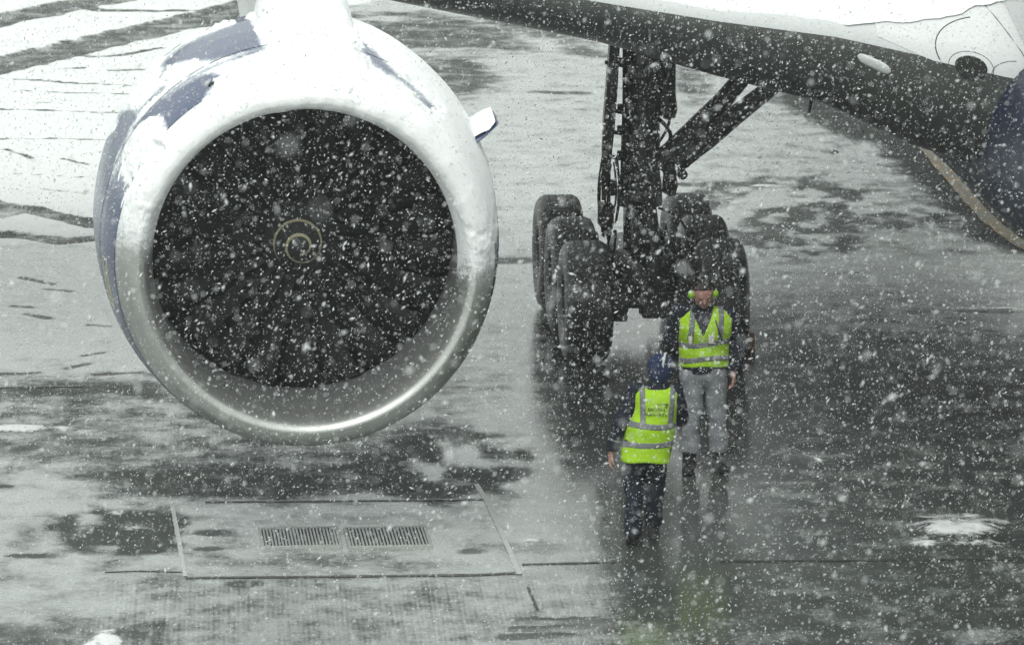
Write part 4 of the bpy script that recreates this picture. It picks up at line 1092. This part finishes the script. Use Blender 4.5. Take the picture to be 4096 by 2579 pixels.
    q.cut(rel * .9 - rz_ + .028); q.wrinkle(.0018, 90, 2); q.build('hair', M['hair'], p)
    mb = MB(); mb.tube([L_(.098 * math.sin(a), -.01, .0 + .155 * math.cos(a)) for a in np.linspace(-1.5, 1.5, 22)], .011, 8)
    mb.build('headband', M['black'], p)
    for s_ in (-1, 1):
        mb = MB(); cen = L_(s_ * .100, -.005, -.004); ex = L_(s_ * 1.0, -.005, -.004) - L_(0, -.005, -.004)
        pts = [cen + ex / np.linalg.norm(ex) * t for t in (-.022, -.014, .0, .018, .028, .033)]
        mb.tube(pts, [.028, .037, .039, .035, .025, .01], 18); mb.build('ear_cup', M['ear'], p)
    p.scale = (1.08, 1.05, 1.03)
    return p
standing_worker()

# ---- person walking towards the gear, back turned
def walking_worker():
    gx_, gy_ = ground(2583, 2168)
    p = tag(empty('person', (gx_, gy_, 0), 0), 'walking worker seen from behind in printed yellow vest, navy trousers and navy knit hat', 'person', 'ramp workers')
    h = .0085
    hipL, hipR = (-.085, 0, .86), (.095, .0, .86); knL, knR = (-.105, .06, .48), (.085, .12, .47); anL, anR = (-.115, -.20, .17), (.065, .17, .10)
    shL, shR = (-.085, .02, 1.365), (.255, .03, 1.34); elL, elR = (-.225, -.02, 1.10), (.305, .12, 1.09); wrL, wrR = (-.305, -.02, .82), (.23, .32, 1.03)
    hc = np.array((.125, .06, 1.545)); fwd = (.1, .93, -.28); upv = (.04, .28, .93)
    def torso(f, o=0.0, k=.06):
        f.cone((.0, .0, .86), (.03, .0, 1.0), .145 + o, .135 + o, k, (.86, 1.12, 1)); f.cone((.03, 0, 1.0), (.075, .02, 1.24), .135 + o, .155 + o, k, (.88, 1.2, 1))
        f.cone((-.03, .03, 1.31), (.195, .03, 1.29), .08 + o, .08 + o, k)
    def arms(f, o=0.0):
        for s_, e, w in ((shL, elL, wrL), (shR, elR, wrR)): f.chain([s_, e, w], [.062 + o, .05 + o, .036 + o], .03)
    def legs(f, o=0.0):
        for a, b_, c in ((hipL, knL, anL), (hipR, knR, anR)): f.chain([a, b_, c], [.088 + o, .06 + o, .044 + o], .03)
    b = Field((-.46, -.34, -.01), (.45, .50, 1.72), .0078)
    torso(b, -.012); arms(b, -.01); legs(b, -.01); b.cone((.085, .03, 1.33), (.115, .055, 1.48), .06, .054, .03)
    L_ = head(b, hc, fwd, upv)
    hand(b, wrL, (-.16, .04, -1), 1, (1, .15, 0), .5); hand(b, wrR, (-.2, .9, -.1), -1, (-1, 0, 0), .5)
    for a in (anL, anR): b.cone(a, (a[0], a[1] + .14, .04), .04, .034, .03)
    b.build('body', M['skin'], p)
    f = Field((-.42, -.24, .75), (.45, .50, 1.52), h); torso(f, .012); arms(f, .017); f.cone((.085, .03, 1.36), (.105, .045, 1.455), .088, .082, .03)
    X, Y, Zz = f.grid(); f.wrinkle(.0035, 30, 3); f.cut(.79 - Zz); f.cut(np.where(X < -.2, .835 - Zz, -1)); f.cut(np.where(X > .15, Y - .30, -1)); f.build('jacket', M['jacket'], p)
    f = Field((-.42, -.24, .75), (.3, .2, 1.0), h); f.chain([elL, wrL], [.072, .058], 0); X, Y, Zz = f.grid(); f.cut(np.abs(Zz - .93 + .3 * (X + .28)) - .010); f.build('cuff_tape', M['reflective'], p)
    c = Field((-.3, -.36, .05), (.3, .32, .95), h); legs(c, .020); c.cone((-.05, 0, .86), (.05, 0, .86), .135, .135, .05, (.85, 1.05, 1))
    for a in (anL, anR): c.cone((a[0], a[1] + .01, .30), (a[0], a[1], .14), .072, .076, .03)
    X, Y, Zz = c.grid(); c.wrinkle(.005, 26, 5); c.cut(.115 - Zz); c.build('trousers', M['navy_trousers'], p)
    for a, lift, s_ in ((anL, .075, -1), (anR, 0, 1)):
        q = Field((a[0] - .12, a[1] - .16, -.005), (a[0] + .12, a[1] + .30, .34), .008)
        q.cone((a[0], a[1], .22 + lift), (a[0], a[1], .10 + lift), .056, .054, .02); q.cone((a[0], a[1] - .02, .055 + lift), (a[0] + s_ * .02, a[1] + .17, .045), .05, .045, .03)
        q.cone((a[0], a[1] - .03, .04 + lift), (a[0] + s_ * .02, a[1] + .17, .034), .048, .043, .02); X, Y, Zz = q.grid(); q.cut(.002 - Zz); q.build('boot', M['boot'], p)
    def vest(o):
        f = Field((-.36, -.28, .68), (.42, .30, 1.5), h); torso(f, .028 + o, .06); f.cone((-.06, .03, 1.325), (.225, .03, 1.305), .062 + o, .062 + o, .03)
        f.cone((-.005, -.01, .76), (.03, 0, 1.0), .20 + o, .165 + o, .05, (.88, 1.12, 1)); f.cone((.02, .0, 1.0), (.06, .015, 1.15), .165 + o, .155 + o, .05, (.88, 1.12, 1))
        X, Y, Zz = f.grid(); f.wrinkle(.0052, 22, 12)
        f.cut(.745 + .10 * (X - .02) * -1 * .3 + .01 * np.cos(X * 16) - Zz)
        nk = np.sqrt((X - .09) ** 2 + (Y - .035) ** 2); f.cut(np.where(Zz > 1.30, .088 - nk, -1)); f.cut(np.where(nk < .12, Zz - 1.385, -1))
        for a, sg in ((shL, -1), (shR, 1)):
            d_ = np.sqrt(((X - a[0] - sg * .06) * 1.25) ** 2 + (Y - .02) ** 2 * .9 + ((Zz - a[2] + .10) * .62) ** 2) - .100; f.cut(-d_)
        return f, X, Y, Zz
    f, X, Y, Zz = vest(0); vo = f.build('vest', M['hivis'], p)
    for z0, k in ((1.075, .02), (.905, -.05)):
        f, X, Y, Zz = vest(.005); f.cut(np.abs(Zz - z0 + k * X + .008 * np.sin(X * 11)) - .027); f.build('tape', M['reflective'], p)
    for x0, sl in ((-.035, -.02), (.215, .08)):
        f, X, Y, Zz = vest(.006); f.cut(np.abs(X - x0 - sl * (Zz - 1.2)) - .025); f.cut(1.09 - Zz); f.build('tape', M['reflective'], p)
    # hat, headband, ear cups
    q = Field((hc[0] - .16, hc[1] - .18, hc[2] - .14), (hc[0] + .16, hc[1] + .2, hc[2] + .2), .008)
    q.ell(L_(0, -.005, .036), (.116, .124, .108), .02); q.ell(L_(0, -.05, .0), (.106, .078, .085), .04); q.ell(L_(0, -.045, -.075), (.085, .06, .05), .03)
    X, Y, Zz = q.grid(); q.wrinkle(.0022, 60, 6); fw = np.array(fwd) / np.linalg.norm(fwd); rel = (X - hc[0]) * fw[0] + (Y - hc[1]) * fw[1] + (Zz - hc[2]) * fw[2]
    q.cut(np.minimum(rel - .06, hc[2] + .02 - Zz)); q.build('hat', M['beanie'], p)
    mb = MB(); V = []
    for a in np.linspace(-1.3, 2.3, 30):
        cpt = L_(.030 + .012 * math.cos(a), -.005 - .130 * math.sin(a), .036 + .113 * math.cos(a)); mbw = .010
        V += [cpt + np.array([-mbw, 0, 0]), cpt + np.array([mbw, 0, 0])]
    mesh_obj('hat_band', V, [(2 * i, 2 * i + 1, 2 * i + 3, 2 * i + 2) for i in range(29)], M['pale_band'], p)
    # print on the back, wrapped onto the vest
    from mathutils.bvhtree import BVHTree
    bv = BVHTree.FromPolygons([v.co for v in vo.data.vertices], [tuple(q.vertices) for q in vo.data.polygons])
    def wrap(V2, F2, name, cx, cz, tilt=-.03):
        out = []
        for x, z in V2:
            X_ = cx + x; Z_ = cz + z + tilt * x; hit = bv.ray_cast(Vector((X_, -1, Z_)), Vector((0, 1, 0)))[0]
            out.append((X_, (hit.y if hit else -.12) - .0035, Z_))
        return mesh_obj(name, out, F2, M['print'], p, False)
    def text(s_, size):
        c_ = bpy.data.curves.new('lettering', 'FONT'); c_.body = s_; c_.size = size; c_.align_x = 'CENTER'; c_.resolution_u = 2; c_.space_character = .95
        o = bpy.data.objects.new('lettering', c_); COL.objects.link(o); dg = bpy.context.evaluated_depsgraph_get(); me = bpy.data.meshes.new_from_object(o.evaluated_get(dg))
        V2 = [(v.co.x, v.co.y) for v in me.vertices]; F2 = [tuple(q.vertices) for q in me.polygons]; bpy.data.objects.remove(o); bpy.data.curves.remove(c_); bpy.data.meshes.remove(me)
        return V2, F2
    for s_, dz in (('BRITISH', 0), ('AIRWAYS', -.044)):
        V2, F2 = text(s_, .046); wrap(V2, F2, 'lettering', .082, 1.205 + dz)
    k = 16; V2 = []
    for i in range(k + 1):
        t = i / k; x = -.055 + .115 * t; z = .010 - .010 * t + .012 * t * t; th_ = .0015 + .0075 * t ** 1.2
        if t > .9: th_ *= 1.5
        V2 += [(x, z + th_ * .4), (x, z - th_)]
    F2 = [(2 * i, 2 * i + 1, 2 * i + 3, 2 * i + 2) for i in range(k)]; b0_ = len(V2)
    V2 += [(.035, -.012), (.062, -.002), (.045, -.026)]; F2.append((b0_, b0_ + 2, b0_ + 1))
    wrap(V2, F2, 'emblem', .125, 1.262, -.08)
    return p
walking_worker()
# ------------------------------------------------------------------ falling snow
def falling_snow():
    N = 265000
    r = np.random.default_rng(3)
    pts = []; tot = 0
    while tot < N:
        k = 200000
        y = r.uniform(3.0, 57, k); x = r.uniform(-8.4, 8.4, k); z = r.uniform(0.05, 11.4, k)
        zc = CAM_H - y * math.tan(PITCH)
        ok = (np.abs(x) < .106 * y + 2.2) & (np.abs(z - zc) < .072 * y + 1.6) & (r.random(k) < np.clip((y - 2) / 24, .05, 1))
        q = np.stack([x, y, z], 1)[ok]; pts.append(q); tot += len(q)
    C = np.concatenate(pts)[:N]
    size = .0014 + .00115 * r.gamma(1.4, 1.0, N); size = np.minimum(size, .0075)
    size = np.where(r.random(N) < .03, size * 1.5, size)
    el = 1 + r.gamma(1.2, .55, N); el = np.minimum(el, 3.2)
    # long axis: slanting with the wind, tumbling
    th = np.radians(r.normal(48, 38, N)); d = np.stack([np.cos(th), r.normal(0, .4, N), np.sin(th)], 1); d /= np.linalg.norm(d, axis=1)[:, None]
    u = np.cross(d, r.normal(0, 1, (N, 3))); u /= np.linalg.norm(u, axis=1)[:, None]; w = np.cross(d, u)
    def shape(sel, base, tri, b0):
        n_ = sel.sum(); V = np.zeros((n_, len(base), 3)); sz, e_, C_, d_, u_, w_ = size[sel], el[sel], C[sel], d[sel], u[sel], w[sel]
        for i, (a, b, c) in enumerate(base):
            j = r.uniform(.65, 1.25, n_)
            V[:, i] = C_ + (d_ * (a * sz * e_ * j)[:, None] + u_ * (b * sz * j)[:, None] + w_ * (c * sz * .75 * j)[:, None])
        return V.reshape(-1, 3), (b0 + np.arange(n_)[:, None, None] * len(base) + np.array(tri)[None]).reshape(-1, 3)
    big = (size * el / C[:, 1]) > np.quantile(size * el / C[:, 1], .84)          # clumped flakes get more faces
    V1, F1 = shape(big, [(1, 0, 0), (-1, 0, 0), (0, 1, 0), (0, -1, 0), (0, 0, 1), (0, 0, -1)], [(0, 2, 4), (2, 1, 4), (1, 3, 4), (3, 0, 4), (2, 0, 5), (1, 2, 5), (3, 1, 5), (0, 3, 5)], 0)
    V2, F2 = shape(~big, [(1.1, 0, 0), (-.6, 1, 0), (-.6, -.5, 1.1), (-.6, -.5, -1.1)], [(0, 1, 2), (0, 2, 3), (0, 3, 1), (1, 3, 2)], len(V1))
    V = np.concatenate([V1, V2]); F = np.concatenate([F1, F2])
    me = bpy.data.meshes.new('falling_snow')
    me.vertices.add(len(V)); me.vertices.foreach_set('co', V.ravel().astype(np.float32))
    me.loops.add(len(F) * 3); me.loops.foreach_set('vertex_index', F.ravel().astype(np.int32))
    me.polygons.add(len(F)); me.polygons.foreach_set('loop_start', (np.arange(len(F)) * 3).astype(np.int32))
    me.polygons.foreach_set('use_smooth', np.ones(len(F), bool))
    me.update(calc_edges=True)
    n = NT('snowflake'); n.N.remove(n.p)
    df = n.new('ShaderNodeBsdfDiffuse'); tl = n.new('ShaderNodeBsdfTranslucent'); mx = n.new('ShaderNodeMixShader')
    nv = n.noise(n.pos(), 30, 2); cc = n.mix(nv, c4(.9, .92, .92), c4(.97, .98, .98)); n.L.new(cc, df.inputs[0]); n.L.new(cc, tl.inputs[0])
    mx.inputs[0].default_value = .45; n.L.new(df.outputs[0], mx.inputs[1]); n.L.new(tl.outputs[0], mx.inputs[2]); n.L.new(mx.outputs[0], n.out.inputs[0])
    me.materials.append(n.m)
    o = link(bpy.data.objects.new('falling_snow', me))
    tag(o, 'white snowflakes falling thickly through the air', 'snowfall', kind='stuff')
falling_snow()

# ------------------------------------------------------------------ the snow-filled air
hv = NT('snowy_air'); hv.N.remove(hv.p)
pv = hv.new('ShaderNodeVolumePrincipled'); pv.inputs['Color'].default_value = (.93, .96, .945, 1); pv.inputs['Density'].default_value = .00085; pv.inputs['Anisotropy'].default_value = .3
hv.L.new(pv.outputs[0], hv.out.inputs['Volume'])
mb = MB(); mb.box((0, 60, 5.4), (8800, 8800, 12.8))
hz = mb.build('haze', hv.m, None, False); tag(hz, 'thin pale snow haze filling the air over the apron', 'haze', kind='stuff')
